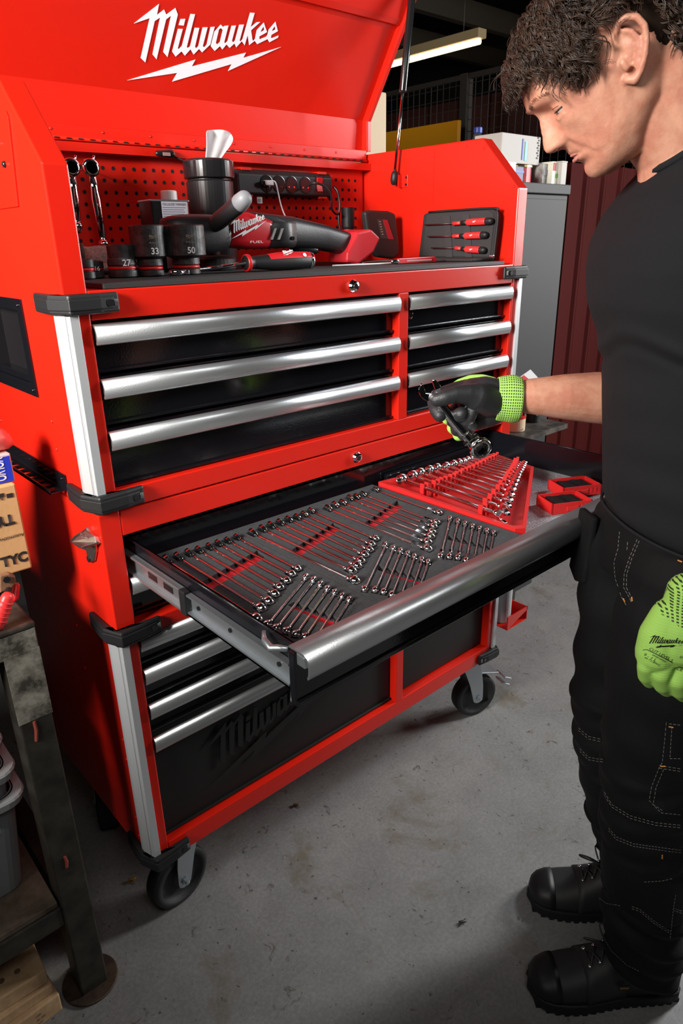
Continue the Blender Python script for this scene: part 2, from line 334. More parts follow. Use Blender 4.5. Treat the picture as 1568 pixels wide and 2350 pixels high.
# water bottle with blue cap, standing on the cupboard
c=at(1097,300,1,.70); t=empty('water_bottle',(c.x,.70,gz),'clear plastic bottle with a blue cap behind the right chest panel','bottle')
GL=mat('clear_plastic',(.9,.95,.95),.05,trans=.95)
zb=at(1097,292,1,.70).z-.02; HB=zb-gz-.0005
MB().lathe([(.034,0),(.035,.01),(.035,HB-.062),(.03,HB-.037),(.016,HB-.012),(.013,HB)],(c.x,.70,gz+.0005),n=24).build('bottle_body',GL,t,sm=True)
MB().lathe([(.015,0),(.016,.002),(.016,.018),(.014,.02)],(c.x,.70,zb),n=20).build('bottle_cap',mat('blue_cap',(.02,.06,.4),.35),t)
# red corrugated doors right of cupboard
ry=.80; r0=at(1309,420,1,ry).x
t=empty('red_container_door',(r0+.6,ry,0),'dark red corrugated steel door right of the grey cupboard','door panel')
rt=at(1312,372,1,ry).z
RDK=mat('oxide_red_paint',(.060,.005,.004),.8,0,.1,200,spec=.12)
for i in range(8):
    x=r0+i*.16; pts=[(x,ry,0),(x+.02,ry,0),(x+.035,ry+.012,0),(x+.125,ry+.012,0),(x+.14,ry,0),(x+.158,ry,0),(x+.158,ry+.06,0),(x,ry+.06,0)]
    MB().prism(pts,(0,0,rt)).build('panel',RDK,t)
# floor tins by the wall: foam cleaner tub, dark canister, leaflet
p=at(1200,985,1,.30); 
t=empty('cleaner_tub',(p.x,.30,p.z-.06),'cream labelled tub with red script beside the chest behind the glove','tub')
zt_=at(1200,962,1,.30).z; zb_=at(1200,990,1,.30).z
MB().lathe([(.036,0),(.037,.003),(.037,zt_-zb_)],(p.x,.335,zb_),n=28).build('tub_body',mat('cream_label',(.72,.55,.36),.5),t)
MB().lathe([(.038,0),(.038,.01)],(p.x,.335,zt_),n=28).build('tub_lid',REDB,t)
text('lettering','FOAM',(p.x-.022,.2975,zb_+.006),(1,0,0),(0,0,1),.006,PEN,t)
sh=empty('side_shelf',(p.x,.3,0),'dark shelf stand beside the chest carrying tubs','shelf')
MB().box(p.x-.09,p.x+.22,.25,.44,zb_-.02,zb_-.001).build('shelf_plate',STL,sh)
for x in (p.x-.08,p.x+.19): MB().box(x,x+.02,.41,.43,0,zb_-.02).build('shelf_leg',STL,sh)
p2=at(1237,985,1,.33)
t=empty('dark_canister',(p2.x,.36,zb_),'dark canister with white lettering right of the cream tub','canister')
MB().lathe([(.024,0),(.025,.003),(.025,.06),(.02,.065)],(p2.x,.36,zb_),n=20).build('canister_body',BPL,t)
text('lettering','CARB',(p2.x-.018,.334,zb_+.028),(1,0,0),(0,0,1),.006,WTX,t)
q=[at(1190,868,1,.30),at(1218,848,1,.30),at(1240,872,1,.30),at(1212,890,1,.30)]
t=empty('leaflet',tuple(q[3]),'white leaflet with a red corner leaning against the cupboard by the wrist','leaflet')
MB().prism([q[0],q[1],q[2],q[3]],(0,.002,0)).build('sheet',mat('paper',(.75,.75,.76),.6),t)
MB().prism([q[0]+V((.001,-.001,-.002)),q[0].lerp(q[1],.45)+V((0,-.001,-.003)),q[0].lerp(q[1],.45)+(q[3]-q[0])*.5+V((0,-.001,0)),q[0]+(q[3]-q[0])*.5+V((0,-.001,0))],(0,.0008,0)).build('red_print',mat('print_red',(.6,.03,.04),.5),t)
MB().box(q[3].x-.004,q[3].x+.004,.302,.31,zb_-.02,q[0].z).build('clip_stand',STL,t)
# ------------------------------------------------------------------ lower rolling cabinet
def side_panel(name,x0,x1,poly,m,parent):
    return MB().prism([(x0,y,z) for y,z in poly],(x1-x0,0,0)).build(name,m,parent,bevel=.0025)
def bumper(parent,z,h,right=False,name='corner_bumper'):
    P=[(.083,0),(.084,-.009),(.05,-.0145),(.001,-.018),(-.0155,.022),(-.0145,.05),(-.010,.100),(0,.100),(0,0)]
    P2=[(.074,0),(.074,-.0125),(.05,-.0175),(.000,-.0205),(-.0180,.021),(-.0170,.05),(-.0125,.088),(0,.088),(0,0)]
    f=(lambda p:(W-p[0],p[1])) if right else (lambda p:p)
    b=MB().prism([(*f(p),z-h/2) for p in P],(0,0,h)).build(name,BPL,parent,bevel=.004)
    MB().prism([(*f(p),z-h*.27) for p in P2],(0,0,h*.54)).build('bumper_rib',BPL,b,bevel=.0015)
    x,y=f((.066,-.0165)); MB().lathe([(.0055,0),(.0055,.002)],(x,y,z),(0,1,0),14).build('screw',BPG,b)
    x,y=f((.0765,-.0135)); MB().box(x-.003,x+.003,y,y+.003,z-.005,z+.005).build('inlay',mat('grey_inlay',(.12,.12,.125),.4),b)
    return b
def corner_post(parent,za,zb,right=False):
    P=[(-.006,.035),(-.006,.024),(.003,-.006),(.0175,-.006),(.0175,0),(0,0),(0,.035)]
    if right: P=[(W-x,y) for x,y in P][::-1]
    return MB().prism([(x,y,za) for x,y in P],(0,0,zb-za)).build('corner_post',ALP,parent,bevel=.0008)
def handle_profile(d=0):
    return [(-.002,.0),(-.006,.0005),(-.011,-.002),(-.0145,-.007),(-.016,-.014),(-.0155,-.022),(-.0135,-.029),(-.011,-.0315),(-.009,-.0295),(-.0115,-.025),(-.0125,-.014),(-.0095,-.006),(-.004,-.0035),(-.002,-.0035)]
def drawer_front(parent,x0,x1,zt_,zb_,rec=.018,name='drawer',left_cap=True):
    """glossy black drawer face with a full-width rolled aluminium pull along its top edge"""
    m=MB(); m.box(x0+.004,x1-.004,rec,rec+.012,zb_+.002,zt_-.004)
    m.box(x0+.004,x1-.004,rec-.006,rec,zb_+.002,zb_+.008)
    d=m.build(name,BLK,parent,bevel=.0015)
    pr=[(y+.008,z+zt_-.006) for y,z in handle_profile()]
    h=MB().prism([(x0+.002,y,z) for y,z in pr],(x1-x0-.004,0,0)).build('handle',ALU,d,sm=False)
    for p in h.data.polygons: p.use_smooth=len(p.vertices)==4
    for x in (x0+.003,x1-.009): MB().box(x,x+.005,-.001,rec,zt_-.030,zt_-.012).build('latch',BPG,d)
    MB().box(x0+.004,x1-.004,rec+.012,D-.06,zb_+.004,zt_-.03).build('drawer_box',BLK,d)
    return d
cab=empty('rolling_tool_cabinet',(W/2,D/2,0),'red rolling tool cabinet with an open wrench drawer on four casters','tool cabinet')
poly=[(0,z8),(0,z3-.001),(D,z3-.001),(D,z8)]
side_panel('side_panel',0,A,poly,RED,cab); side_panel('side_panel',W-A,W,poly,RED,cab)
MB().box(A,W-A,D-.02,D,z8,z3-.001).build('back_panel',RED,cab)
def rail(name,x0,x1,za,zb,parent,y1=.022): return MB().box(x0,x1,0,y1,za,zb).build(name,RED,parent,bevel=.002)
rail('top_rail',A,W-A,z4,z3-.002,cab,.03); rail('middle_rail',A,W-A,.790,z5,cab,.06); rail('bottom_rail',A,W-A,z8,z7,cab,.06)
MB().box(A,W-A,.06,D-.02,z8,z8+.02).build('bottom_panel',RED,cab)
MB().box(D1,D2,0,.06,z7,.790).build('divider',RED,cab,bevel=.0015)
MB().box(D1+.004,D2-.004,.06,D-.02,z7,.79).build('partition',BLK,cab)
MB().box(A,W-A,.05,D-.02,z4-.004,z4+.02).build('inner_ceiling',BLK,cab)
for r in (False,True):
    corner_post(cab,.268,.792,r)
    bumper(cab,.807,.032,r); bumper(cab,.262,.034,r)
# drawers left bank of the lower part
for i,(a_,b_) in enumerate(((.797,.724),(.724,.644),(.644,.565),(.565,.292))):
    dr=drawer_front(cab,A,D1,a_,b_,.018 if i<3 else .022)
    if i<3: dr['label']='narrow glossy black drawer with grey pull, %s from the top in the lower bank'%ordw(i)
    else:
        dr['label']='deep matt black drawer with embossed script logo'; dr.data.materials[0]=mat('matt_black_sheet',(.010,.010,.010),.55,0,.1,300,spec=.3)
        logo('embossed_logo',(.165,.0158,.365),(.36,0,0),(0,0,.36),MATS['matt_black_sheet'],dr,th=.0022)
pd=MB().box(D2+.004,W-A-.004,.024,.034,z7+.004,.76).build('cupboard_door',mat('matt_black_sheet',(.02,.02,.02),.5),cab,bevel=.002)
pd['label']='matt dark cupboard door in the lower right bay'
MB().box(D2+.004,W-A-.004,.034,D-.06,z7+.02,.75).build('inner_box',BLK,pd)
# closed drawer seen under the open one
dr=drawer_front(cab,A,W-A,.918,.822,.03); dr['label']='wide black drawer closed under the open wrench drawer'
# open drawer
X0,X1=.060,1.110; YF=-.452; ZR=.977; ZBm=.898
od=MB()
od.box(X0,X1,YF,.03,ZBm,ZBm+.003); od.box(X0,X0+.002,YF,.03,ZBm,ZR); od.box(X1-.002,X1,YF,.03,ZBm,ZR); od.box(X0,X1,.028,.03,ZBm,ZR)
od=od.build('open_drawer',BLK,cab); od['label']='open black drawer lined with foam trays'
for x in (X0-.003,X1-.003): MB().box(x,x+.006,YF,.03,ZR-.003,ZR).build('rolled_rim',BLK,od,bevel=.001)
fr=MB().box(X0-.012,X1+.012,YF-.014,YF,ZBm-.008,ZR-.004).build('drawer_face',BLK,od,bevel=.002)
MB().box(X0-.012,X1+.012,YF-.018,YF-.014,ZBm-.006,ZBm+.002).build('lower_fold',BLK,od,bevel=.001)
hp=[(0,.004),(-.030,.004),(-.037,.001),(-.0415,-.005),(-.0430,-.013),(-.0425,-.021),(-.0405,-.0285),(-.038,-.031),(-.036,-.029),(-.0385,-.024),(-.0395,-.013),(-.037,-.005),(-.032,.0015),(0,.0015)]
hd=MB().prism([(X0-.010,YF+y,ZR+z-.002) for y,z in hp],(X1-X0+.02,0,0)).build('handle',ALU,od)
for p in hd.data.polygons: p.use_smooth=len(p.vertices)==4
l=MB(); l.box(X0-.008,X0+.002,YF-.03,YF,ZR-.022,ZR-.004); l=l.build('latch_end',ZNC,od,bevel=.002)
pts=[(X0-.006,YF+.006,ZR-.008),(X0-.012,YF+.02,ZR-.010),(X0-.018,YF+.028,ZR-.012),(X0-.016,YF+.045,ZR-.008),(X0-.009,YF+.056,ZR-.002)]
MB().tube(pts,[.004,.005,.006,.005,.003],8).build('latch_hook',ZNC,od,sm=True)
# slides
for sx in (-1,1):
    xo=X0-.001 if sx<0 else X1+.001
    f=lambda a,b:(min(xo+sx*a,xo+sx*b),max(xo+sx*a,xo+sx*b))
    s=MB(); a,b=f(0,.004); s.box(a,b,-.17,.3,.912,.952); a,b=f(.004,.012); s.box(a,b,-.17,.3,.947,.952); s.box(a,b,-.17,.3,.912,.917)
    s=s.build('slide_cover',ZNC,od,bevel=.001)
    for y in (-.06,-.115): 
        a,b=f(.004,.0048); MB().box(a,b,y-.016,y+.016,.926,.938).build('slot',BPG,s,bevel=.004)
    a,b=f(.002,.014); MB().box(a,b,-.186,-.168,.910,.954).build('slide_block',BPL,s,bevel=.002)
    s=MB(); a,b=f(0,.002); s.box(a,b,-.450,-.16,.916,.948); a,b=f(0,.010); s.box(a,b,-.450,-.16,.946,.949); s.box(a,b,-.450,-.16,.915,.918)
    s=s.build('slide_member',ZNC,od)
    for y in (-.21,-.30,-.42):
        a,b=f(.002,.0035); MB().lathe([(.004,0),(.0035,.0015)],(a if sx<0 else b,y,.932),(-1,0,0) if sx<0 else (1,0,0),10).build('rivet',BPG,s)
for k in range(9):
    MB().lathe([(.004,0),(.004,.003),(.002,.004)],(.66+k*.05,.035,.966),(0,-1,0),8).build('dimple',BLK,od)
# locks
def lock(par,x,z,m=CHR):
    l=MB().lathe([(.0125,0),(.0125,.004),(.010,.009),(.006,.010)],(x,0,z),(0,-1,0),24).build('lock',m,par,sm=False)
    MB().lathe([(.006,0),(.0055,.0015)],(x,-.010,z),(0,-1,0),16).build('lock_core',BPG,l)
q=at(817,1049,1,0); lock(cab,q.x,q.z)
# rivets / screw heads on the sides
def rivet(par,p,ax,r=.004,m=RED): MB().lathe([(r,0),(r*.8,r*.5),(r*.3,r*.7)],p,ax,10).build('rivet',m,par,sm=True)
for px,py in ((283,1697),(291,1742),(313,1875),(320,1917),(177,1435),(196,1533)):
    q=at(px,py,0,0); rivet(cab,(0,q.y,q.z),(-1,0,0),.0035)
# bottle opener on the left flank
t=empty('bottle_opener',(-.002,.10,.96),'silver cast bottle opener screwed to the left side of the red cabinet','bottle opener')
NK=mat('cast_nickel',(.55,.50,.47),.35,1,.2,80)
def yz(px,py,x=0): q=at(px,py,0,x); return (q.y,q.z)
bp=[(205,1208),(216,1228),(224,1232),(226,1265),(222,1286),(210,1290),(204,1262),(186,1255),(166,1240),(176,1228),(196,1216)]
MB().prism([(0,*yz(*p)) for p in bp],(-.006,0,0)).build('backplate',NK,t,bevel=.002)
hood=[at(163,1244,0,-.03),at(186,1256,0,-.03),at(222,1246,0,-.008),at(216,1230,0,-.008),at(196,1216,0,-.008)]
MB().prism([tuple(p) for p in hood],(.008,0,-.004)).build('hood',NK,t,bevel=.0015)
for p in ((204,1222),(213,1280)): 
    y,z=yz(*p); MB().lathe([(.006,0),(.006,.003),(.003,.004)],(-.006,y,z),(-1,0,0),12).build('screw',BPG,t)
y,z=yz(176,1238,-.02); o_=V((-.0315,.135,.962)); 
y0,_=yz(180,1236,-.02)
logo('logo',hood[4].lerp(hood[1],.62)+V((-.0006,.012,.002)),(hood[3]-hood[4]).normalized()*.030,(hood[4]-hood[1]).normalized()*.030,mat('pale_nickel',(.8,.76,.74),.3,1),t,th=.0012)
# casters
def caster(x,y,ang,brake,lab):
    t=empty('caster',(x,y,0),lab,'caster'); 
    return t
def build_caster(x,y,ang,brake,mx=1):
    """part of the cabinet: wheel, fork, axle bolt, swivel plate (and brake pedal)"""
    Rm=Matrix.Translation((x,y,0))@Matrix.Rotation(ang,4,'Z')
    c=MB().box(-.05,.05,-.045,.045,z8-.008,z8-.001,Rm).build('caster',ZNC,cab,bevel=.002)
    MB().lathe([(.030,0),(.032,.008),(.030,.02)],Rm@V((0,0,z8-.03)),(0,0,1),20).build('swivel',ZNC,c)
    hub=V((-.035*mx,0,.075)); ax=(Rm.to_3x3()@V((0,1,0)))
    prof=[(.0745,-.017),(.075,-.010),(.075,.010),(.0745,.017),(.070,.021),(.058,.022),(.056,.012),(.022,.012),(.018,.024),(.012,.024)]
    pr=[(.012,-.024),(.018,-.024),(.022,-.012),(.056,-.012),(.058,-.022),(.070,-.021)]+prof
    MB().lathe(pr,Rm@hub,ax,40).build('wheel',RUB,c,sm=True)
    for s_ in (-1,1):
        pts=[(-.052,.072),(-.050,.062),(-.040,.055),(-.028,.055),(-.018,.062),(.0,.13),(.028,.205),(.028,z8-.012),(-.035,z8-.012),(-.040,.19),(-.05,.12)]
        yy=s_*.029
        MB().prism([Rm@V((px*mx,yy,pz)) for px,pz in pts],Rm.to_3x3()@V((0,.003,0))).build('fork_plate',ZNC,c,bevel=.0008)
        MB().lathe([(.010,0),(.010,.006),(.006,.006),(.006,.011),(.003,.012)],Rm@V((-.035*mx,s_*.030,.075)),ax*s_,6).build('axle_nut',ZNC,c)
    if brake:
        MB().box(.0,.075,-.024,.024,.165,.170,Rm@Matrix.Rotation(.25,4,'Y')).build('brake_arm',ZNC,c,bevel=.002)
        MB().box(.075,.105,-.026,.026,.162,.170,Rm@Matrix.Rotation(.45,4,'Y')).build('brake_pedal',ZNC,c,bevel=.004)
        MB().box(.082,.112,-.024,.024,.140,.147,Rm@Matrix.Rotation(.45,4,'Y')).build('release_pedal',ZNC,c,bevel=.004)
    c['label']='caster with black rubber wheel and zinc fork'+(' and brake pedal' if brake else '')
    return c
build_caster(1.125,.070,math.radians(-18),True,-1)
build_caster(.125,.105,math.radians(8),False)
build_caster(.09,.47,math.radians(60),False); build_caster(1.09,.47,math.radians(60),False)
# side tray of the cabinet
q=at(1212,1388,2,.40)
st=MB(); tx1=max(q.x,W+.09); ty0=q.y
st.prism([(W,ty0,.395),(tx1,ty0,.395),(tx1,ty0,.385),(W,ty0,.352)],(0,.003,0)); st.box(W,tx1,ty0,.34,.350,.353); st.box(tx1-.003,tx1,ty0,.34,.352,.395); st.box(W,tx1,.337,.34,.352,.395)
st=st.build('side_tray',RED,cab); 
q=at(1165,1400,2,.355)
t=empty('paper_roll',(W+.045,ty0+.05,.354),'grey paper roll standing in the red side tray of the cabinet','roll')
MB().lathe([(.012,0),(.030,0),(.030,.20),(.012,.20)],(W+.042,ty0+.055,.354),n=28).build('paper',mat('grey_paper',(.45,.45,.47),.7,0,.2,60),t,sm=False)
MB().lathe([(.011,0),(.012,.001),(.012,.204),(.009,.204)],(W+.042,ty0+.055,.354),n=20).build('core',CARD,t)
# ------------------------------------------------------------------ upper chest
ch=empty('top_tool_chest',(W/2,D/2,z3),'red top tool chest with raised lid and silver drawer pulls','tool chest')
poly=[(0,z3),(0,zk),(SB,zt),(D,zt),(D,z3)]
lp=side_panel('side_panel',0,A,poly,RED,ch); lp['label']='left side panel with black recessed pocket'
rp=side_panel('side_panel',W-A,W,poly,RED,ch)
# pocket in left side
cut=MB().box(-.01,.030,.205,.405,1.235,1.368).mesh()
mm=boolean(lp,cut); 
pk=MB(); y0_,y1_,za_,zb_=.186,.425,1.217,1.384
for bx in ((y0_,y0_+.024,za_,zb_),(y1_-.024,y1_,za_,zb_),(y0_+.024,y1_-.024,zb_-.020,zb_),(y0_+.024,y1_-.024,za_,za_+.022)): pk.box(-.004,0,*bx[:2],*bx[2:])
pk=pk.build('pocket_frame',BLK,lp,bevel=.0012)
PKB=mat('pocket_black',(.008,.007,.008),.35); MB().box(.026,.0295,.2055,.4045,1.2355,1.3675).build('pocket_back',PKB,lp)
for bx in ((.2052,.2065,1.2352,1.3678),(.4035,.4048,1.2352,1.3678),(.2065,.4035,1.2352,1.2365),(.2065,.4035,1.3665,1.3678)): MB().box(.0002,.026,*bx).build('pocket_wall',PKB,lp)
MB().box(.004,.026,.2066,.4034,1.2366,1.250).build('pocket_ledge',BLK,lp,bevel=.002)
for y in (.199,.412):
    for z in (1.228,1.373): rivet(lp,(-.004,y,z),(-1,0,0),.0035,BLK)
# raised plate on the left panel
def yzs(l,x=0): return [(x,*yz(px,py)) for px,py in l]
MB().prism([(0,.118,1.523),(0,.094,1.640),(0,.10,1.650),(0,.36,1.650),(0,.36,1.523)],(-.003,0,0)).build('cover_plate',RED,lp,bevel=.0012)
for y,z in ((.140,1.583),(.153,1.612)): MB().lathe([(.005,0),(.0045,.003),(.002,.0045)],(-.003,y,z),(-1,0,0),14).build('screw',BPG,lp,sm=True)
for px,py in ((120,967),(131,1031),(2,965)):
    q=at(px,py,0,0); rivet(lp,(0,q.y,q.z),(-1,0,0),.0035)
for px,py in ((1072,336),(1111,341),(1180,428),(1172,517),(1170,591),(850,364),(962,348)):
    q=at(px,py,0,W-A); rivet(rp,(W-A,q.y,q.z),(-1,0,0),.0028)
MB().box(W-A-.0012,W-A,.27,.274,1.41,1.68).build('seam',RED,rp)
MB().box(A,W-A,D-.014,D,z3,zt-.02).build('back_panel',RED,ch)
rail('top_rail',A,W-A,z1,z0,ch,.05); rail('bottom_rail',A,W-A,z3+.001,z2,ch,.055)
MB().box(C1,C2,0,.06,z2,z1).build('divider',RED,ch,bevel=.0015)
MB().box(A,W-A,.05,D-.014,1.385,z0-.0005).build('shelf',RED,ch); MB().box(A,W-A,.055,D-.014,z3+.001,z3+.02).build('bottom_panel',RED,ch)
for r in (False,True):
    corner_post(ch,z3+.03,1.372,r); bumper(ch,1.383,.030,r); bumper(ch,1.064,.032,r)
zz=[z1,1.272,1.186,z2]
for k,(xa,xb,side) in enumerate(((A,C1,'left'),(C2,W-A,'right'))):
    for i in range(3):
        dr=drawer_front(ch,xa,xb,zz[i],zz[i+1],.020); dr['label']='black drawer with silver pull, %s from the top in the %s bank of the chest'%(ordw(i),side)
        if k==1 and i==0:
            MB().lathe([(.0085,0),(.0085,.008),(.005,.010)],(C2+.020,.020,1.307),(0,-1,0),18).build('drawer_lock',mat('black_chrome',(.2,.1,.1),.15,1),dr)
q=at(809,656,1,0); lock(ch,q.x,q.z)
# pegboard back
PB=D-.016
pb=MB().box(A+.012,W-A-.012,PB-.004,PB,z0,1.652).build('pegboard',RED,ch)
h0=at(160+232/2.904,300+330/2.904,1,PB-.005); h1=at(160+302/2.904,300+335/2.904,1,PB-.005); hz=at(160+243/2.904,300+412/2.904,1,PB-.005)
dx=h1.x-h0.x; dz=h0.z-hz.z
m=MB()
x=h0.x-math.floor((h0.x-A-.03)/dx)*dx
while x<W-A-.02:
    for k in range(-1,7):
        z=h0.z-k*dz
        if z0+.01<z<1.645: m.lathe([(.0042,0),(.0042,.0008)],(x,PB-.004,z),(0,-1,0),10)
    x+=dx
m.build('peg_hole',mat('hole_black',(.004,.001,.001),.9),pb,kind='stuff')
MB().box(A,W-A,PB-.03,PB,1.650,1.655).build('header_flange',RED,ch); MB().box(A,W-A,PB-.030,PB-.026,1.655,1.668).build('header_lip',RED,ch)
for px,py in ((310,342),(568,349),(706,352),(763,388)):
    q=at(px,py,1,PB-.03); 
# piano hinge
HZ=1.675; HY=D-.012
hg=MB().tube([(A+.002,HY-.022,HZ),(W-A-.008,HY-.022,HZ)],.0042,10).build('piano_hinge',RED,ch,sm=True)
m=MB(); x=A+.012
while x<W-A-.03: m.box(x,x+.010,HY-.0275,HY-.024,HZ-.0012,HZ+.0012); x+=.0255
m.build('hinge_gap',MATS['hole_black'],hg,kind='stuff')
MB().box(A+.002,W-A-.008,HY-.022,HY-.019,HZ,HZ+.026).build('hinge_leaf',RED,ch)
for i in range(10): rivet(ch,(A+.075+i*.112,HY-.022,HZ+.016),(0,-1,0),.003)
# lid
ld=MB()
LP=[(.545,1.697),(.540,1.780),(.415,1.972),(.408,1.979),(.398,1.979),(.388,1.990),(.300,2.15),(.26,2.21)]
def lidpt(i): return V((0,LP[i][0],LP[i][1]))
XL0,XL1=.006,1.130
n_=len(LP)
inner=[(y,z) for y,z in LP]; outer=[(y+.004*1.0,z+.003) for y,z in LP][::-1]
ld.prism([(XL0,y,z) for y,z in inner+outer],(XL1-XL0,0,0))
ld=ld.build('lid',RED,ch); ld['label']='raised lid with white script logo'
MB().prism([(XL0,.545,1.697),(XL0,.5385,1.697),(XL0,.536,1.704),(XL0,.545,1.704)],(XL1-XL0,0,0)).build('lid_lip',RED,ld)
for x0_,x1_ in ((XL1-.001,XL1+.004),(XL0-.004,XL0+.001)):
    P1=[(.552,1.690),(.556,1.787),(.38,2.05),(.27,2.22),(.245,2.205),(.352,2.035),(.524,1.776),(.524,1.700)]
    MB().prism([(x0_,y,z) for y,z in P1],(x1_-x0_,0,0)).build('lid_side',RED,ld,bevel=.001)
P2=[(.524,1.70),(.524,1.776),(.352,2.035),(.245,2.205),(.241,2.202),(.348,2.032),(.519,1.775),(.519,1.70)]
MB().prism([(XL1-.001,y,z) for y,z in P2],(.012,0,0)).build('lid_flange',RED,ld,bevel=.001)
for f_ in (.15,.38,.62,.85):
    p=V((XL1-.001,.524,1.776)).lerp(V((XL1-.001,.352,2.035)),f_); MB().lathe([(.003,0),(.002,.0015)],(XL1-.001,p.y+.012,p.z),(-1,0,0),8).build('rivet',RED,ld)
tdir=V((0,-.54560189,.8380445)); lgm=mat('white_logo_print',(.86,.86,.92),.4)
logo('logo',V((0.412,.54,1.78))+tdir*.0319+V((0,-.0009,-.0006)),(.3750,0,0),tdir*.375,lgm,ld,th=-.0006 if False else .0005)
# gas strut
g0=at(905,413,0,1.112); g1=at(925,207,0,1.112); g2=V((1.112,g1.y-(g0.y-g1.y)*1.35,g1.z+(g1.z-g0.z)*1.35))
gs=MB().tube([g0,g1],.0042,12).build('gas_strut',mat('strut_chrome',(.55,.53,.5),.15,1),ch,sm=True)
MB().tube([g1+(g0-g1)*.02,g1,g2],[.0095,.0095,.0095],16).build('strut_cylinder',BPG,gs,sm=True)
dn=(g0-g1).normalized(); MB().lathe([(.006,-.022),(.0098,-.014),(.0108,0),(.008,.010),(.004,.013)],g0,dn,16).build('strut_socket',BPL,gs,sm=True)
q=at(928,416,0,W-A-.002)
b=MB().box(W-A-.003,W-A,q.y-.014,q.y+.016,q.z-.016,q.z+.016).build('strut_bracket',RED,ch,bevel=.001)
MB().box(W-A-.016,W-A-.003,q.y-.002+.010,q.y+.012,q.z-.016,q.z+.016).build('bracket_fold',RED,b)
for z_ in (-.009,.009): MB().lathe([(.0035,0),(.0025,.0025)],(W-A-.003,q.y-.008,q.z+z_),(-1,0,0),10).build('screw',BPG,b)
# magnetic bin strip on left flank
MG=empty('magnetic_tool_rack',(-.002,.3,1.06),'black slotted tool rack on the left flank of the red chest','rack')
MB().box(-.003,0,.118,.62,1.058,1.088).build('back_strip',BLK,MG,bevel=.001)
cutm=MB()
ft=MB().box(-.030,-.003,.128,.62,1.056,1.0585).build('slotted_ledge',BLK,MG)
c_=MB()
for i in range(14): c_.box(-.025,-.010,.138+i*.034,.156+i*.034,1.05,1.065)
boolean(ft,c_.mesh())
MB().box(-.030,-.0285,.128,.62,1.056,1.064).build('front_lip',BLK,MG)
for y in (.135,.30,.45): rivet(MG,(-.003,y,1.078),(-1,0,0),.003,BLK)
# ------------------------------------------------------------------ things on the chest shelf
MZ=1.4105
t=empty('ribbed_mat',(W/2,.25,z0),'black ribbed rubber mat lying on the shelf of the red chest','mat')
m=MB(); m.box(A+.03,W-A-.03,.006,.50,z0+.0005,MZ-.0012); m.build('mat_sheet',RUB,t,bevel=.001)
m=MB()
for i in range(60): m.box(A+.03,W-A-.03,.007+i*.008,.011+i*.008,MZ-.0012,MZ)
m.build('rib',RUB,t,kind='stuff')
IMP=mat('impact_socket_black',(.080,.080,.083),.50,.5,.3,200,var=.5,vscale=60,col2=(.035,.035,.036))
def impact_socket(px,y,rb,rt,h,num,lab,th=.5,mark=True):
    q=at(px,634,1,y); c=V((q.x,y,MZ)); t=empty('impact_socket',tuple(c),lab,'socket','impact sockets on the shelf')
    k=h/.087; step=.30 if h<.07 else .26
    pr=[(rb-.004,0),(rb,.002),(rb,.010),(rb-.003,.0115),(rb-.003,.0175),(rb,.019),(rb*.98,h*.34)] if h>.07 else [(rb-.003,0),(rb,.002),(rb,.012),(rb-.002,.013),(rb-.002,.020),(rb*.97,.022),(rb*.93,h*.55)]
    pr+=[(rt,h*(.40 if h>.07 else .60)),(rt,h-.002),(rt-.002,h),(rt-.006,h),(rt-.007,h-.02),(.002,h-.022)]
    MB().lathe(pr,c,n=40).build('socket_body',IMP,t,bevel=0)
    z=.0145 if h>.07 else .0165
    MB().lathe([(rb-.0028,z-.003),(rb-.0012,z-.002),(rb-.0006,z),(rb-.0012,z+.002),(rb-.0028,z+.003)],c,n=40).build('red_band',REDB,t,sm=True)
    a=math.atan2(CP.y-c.y,CP.x-c.x)+th; n=V((math.cos(a),math.sin(a),0)); ux=V((-n.y,n.x,0))
    rr=rt if h>.07 else rb*.97; zz=h*.5 if h>.07 else h*.42
    if h<.04: zz=h*.52; rr=rt
    ht=.0105 if h>.05 else .007
    if num: text('size_number',num,c+n*(rr+.0006)+V((0,0,zz-.3*ht+ (0 if h<.07 else -.002))),ux,(0,0,1),ht,WTX,t,align='CENTER',bold=.02)
    if mark: logo('logo',c+n*(rr+.0005)-ux*.009+V((0,0,zz+.020)),ux*.018,(0,0,.018),mat('laser_mark',(.25,.21,.14),.5),t,th=.0005)
    if mark: text('part_number','49-66-6433' if num=='33' else '49-66-6425',c+n*(rr+.0006)+V((0,0,zz+.0125)),ux,(0,0,1),.0028,MATS['laser_mark'],t,align='CENTER')
    return t
impact_socket(348,.155,.0235,.031,.087,'33','tall impact socket with red band marked 33, second tallest in the row',.35)
impact_socket(430,.150,.026,.0385,.087,'50','widest impact socket with red band marked 50 in front of the polisher',.30)
impact_socket(284,.165,.0265,.0235,.056,'27','short stepped impact socket with red band marked 27',.30,False)
impact_socket(222,.185,.0145,.0142,.030,'16','small impact socket with red band marked 16',.15,False)
impact_socket(200,.165,.0145,.0142,0.034,None,'small impact socket half hidden behind the left pillar edge',.15,False)
# bar tool behind the first socket
t=empty('socket_bar',(.10,.22,MZ),'dark bar partly hidden behind the left pillar beside the sockets','bar')
q=at(186,560,1,.24); MB().tube([(q.x,.24,MZ+.004),(q.x,.24,q.z)],.004,10).build('bar_shaft',STL,t); MB().tube([(q.x,.24,MZ),(q.x,.24,MZ+.02)],.007,12).build('bar_end',IMP,t)
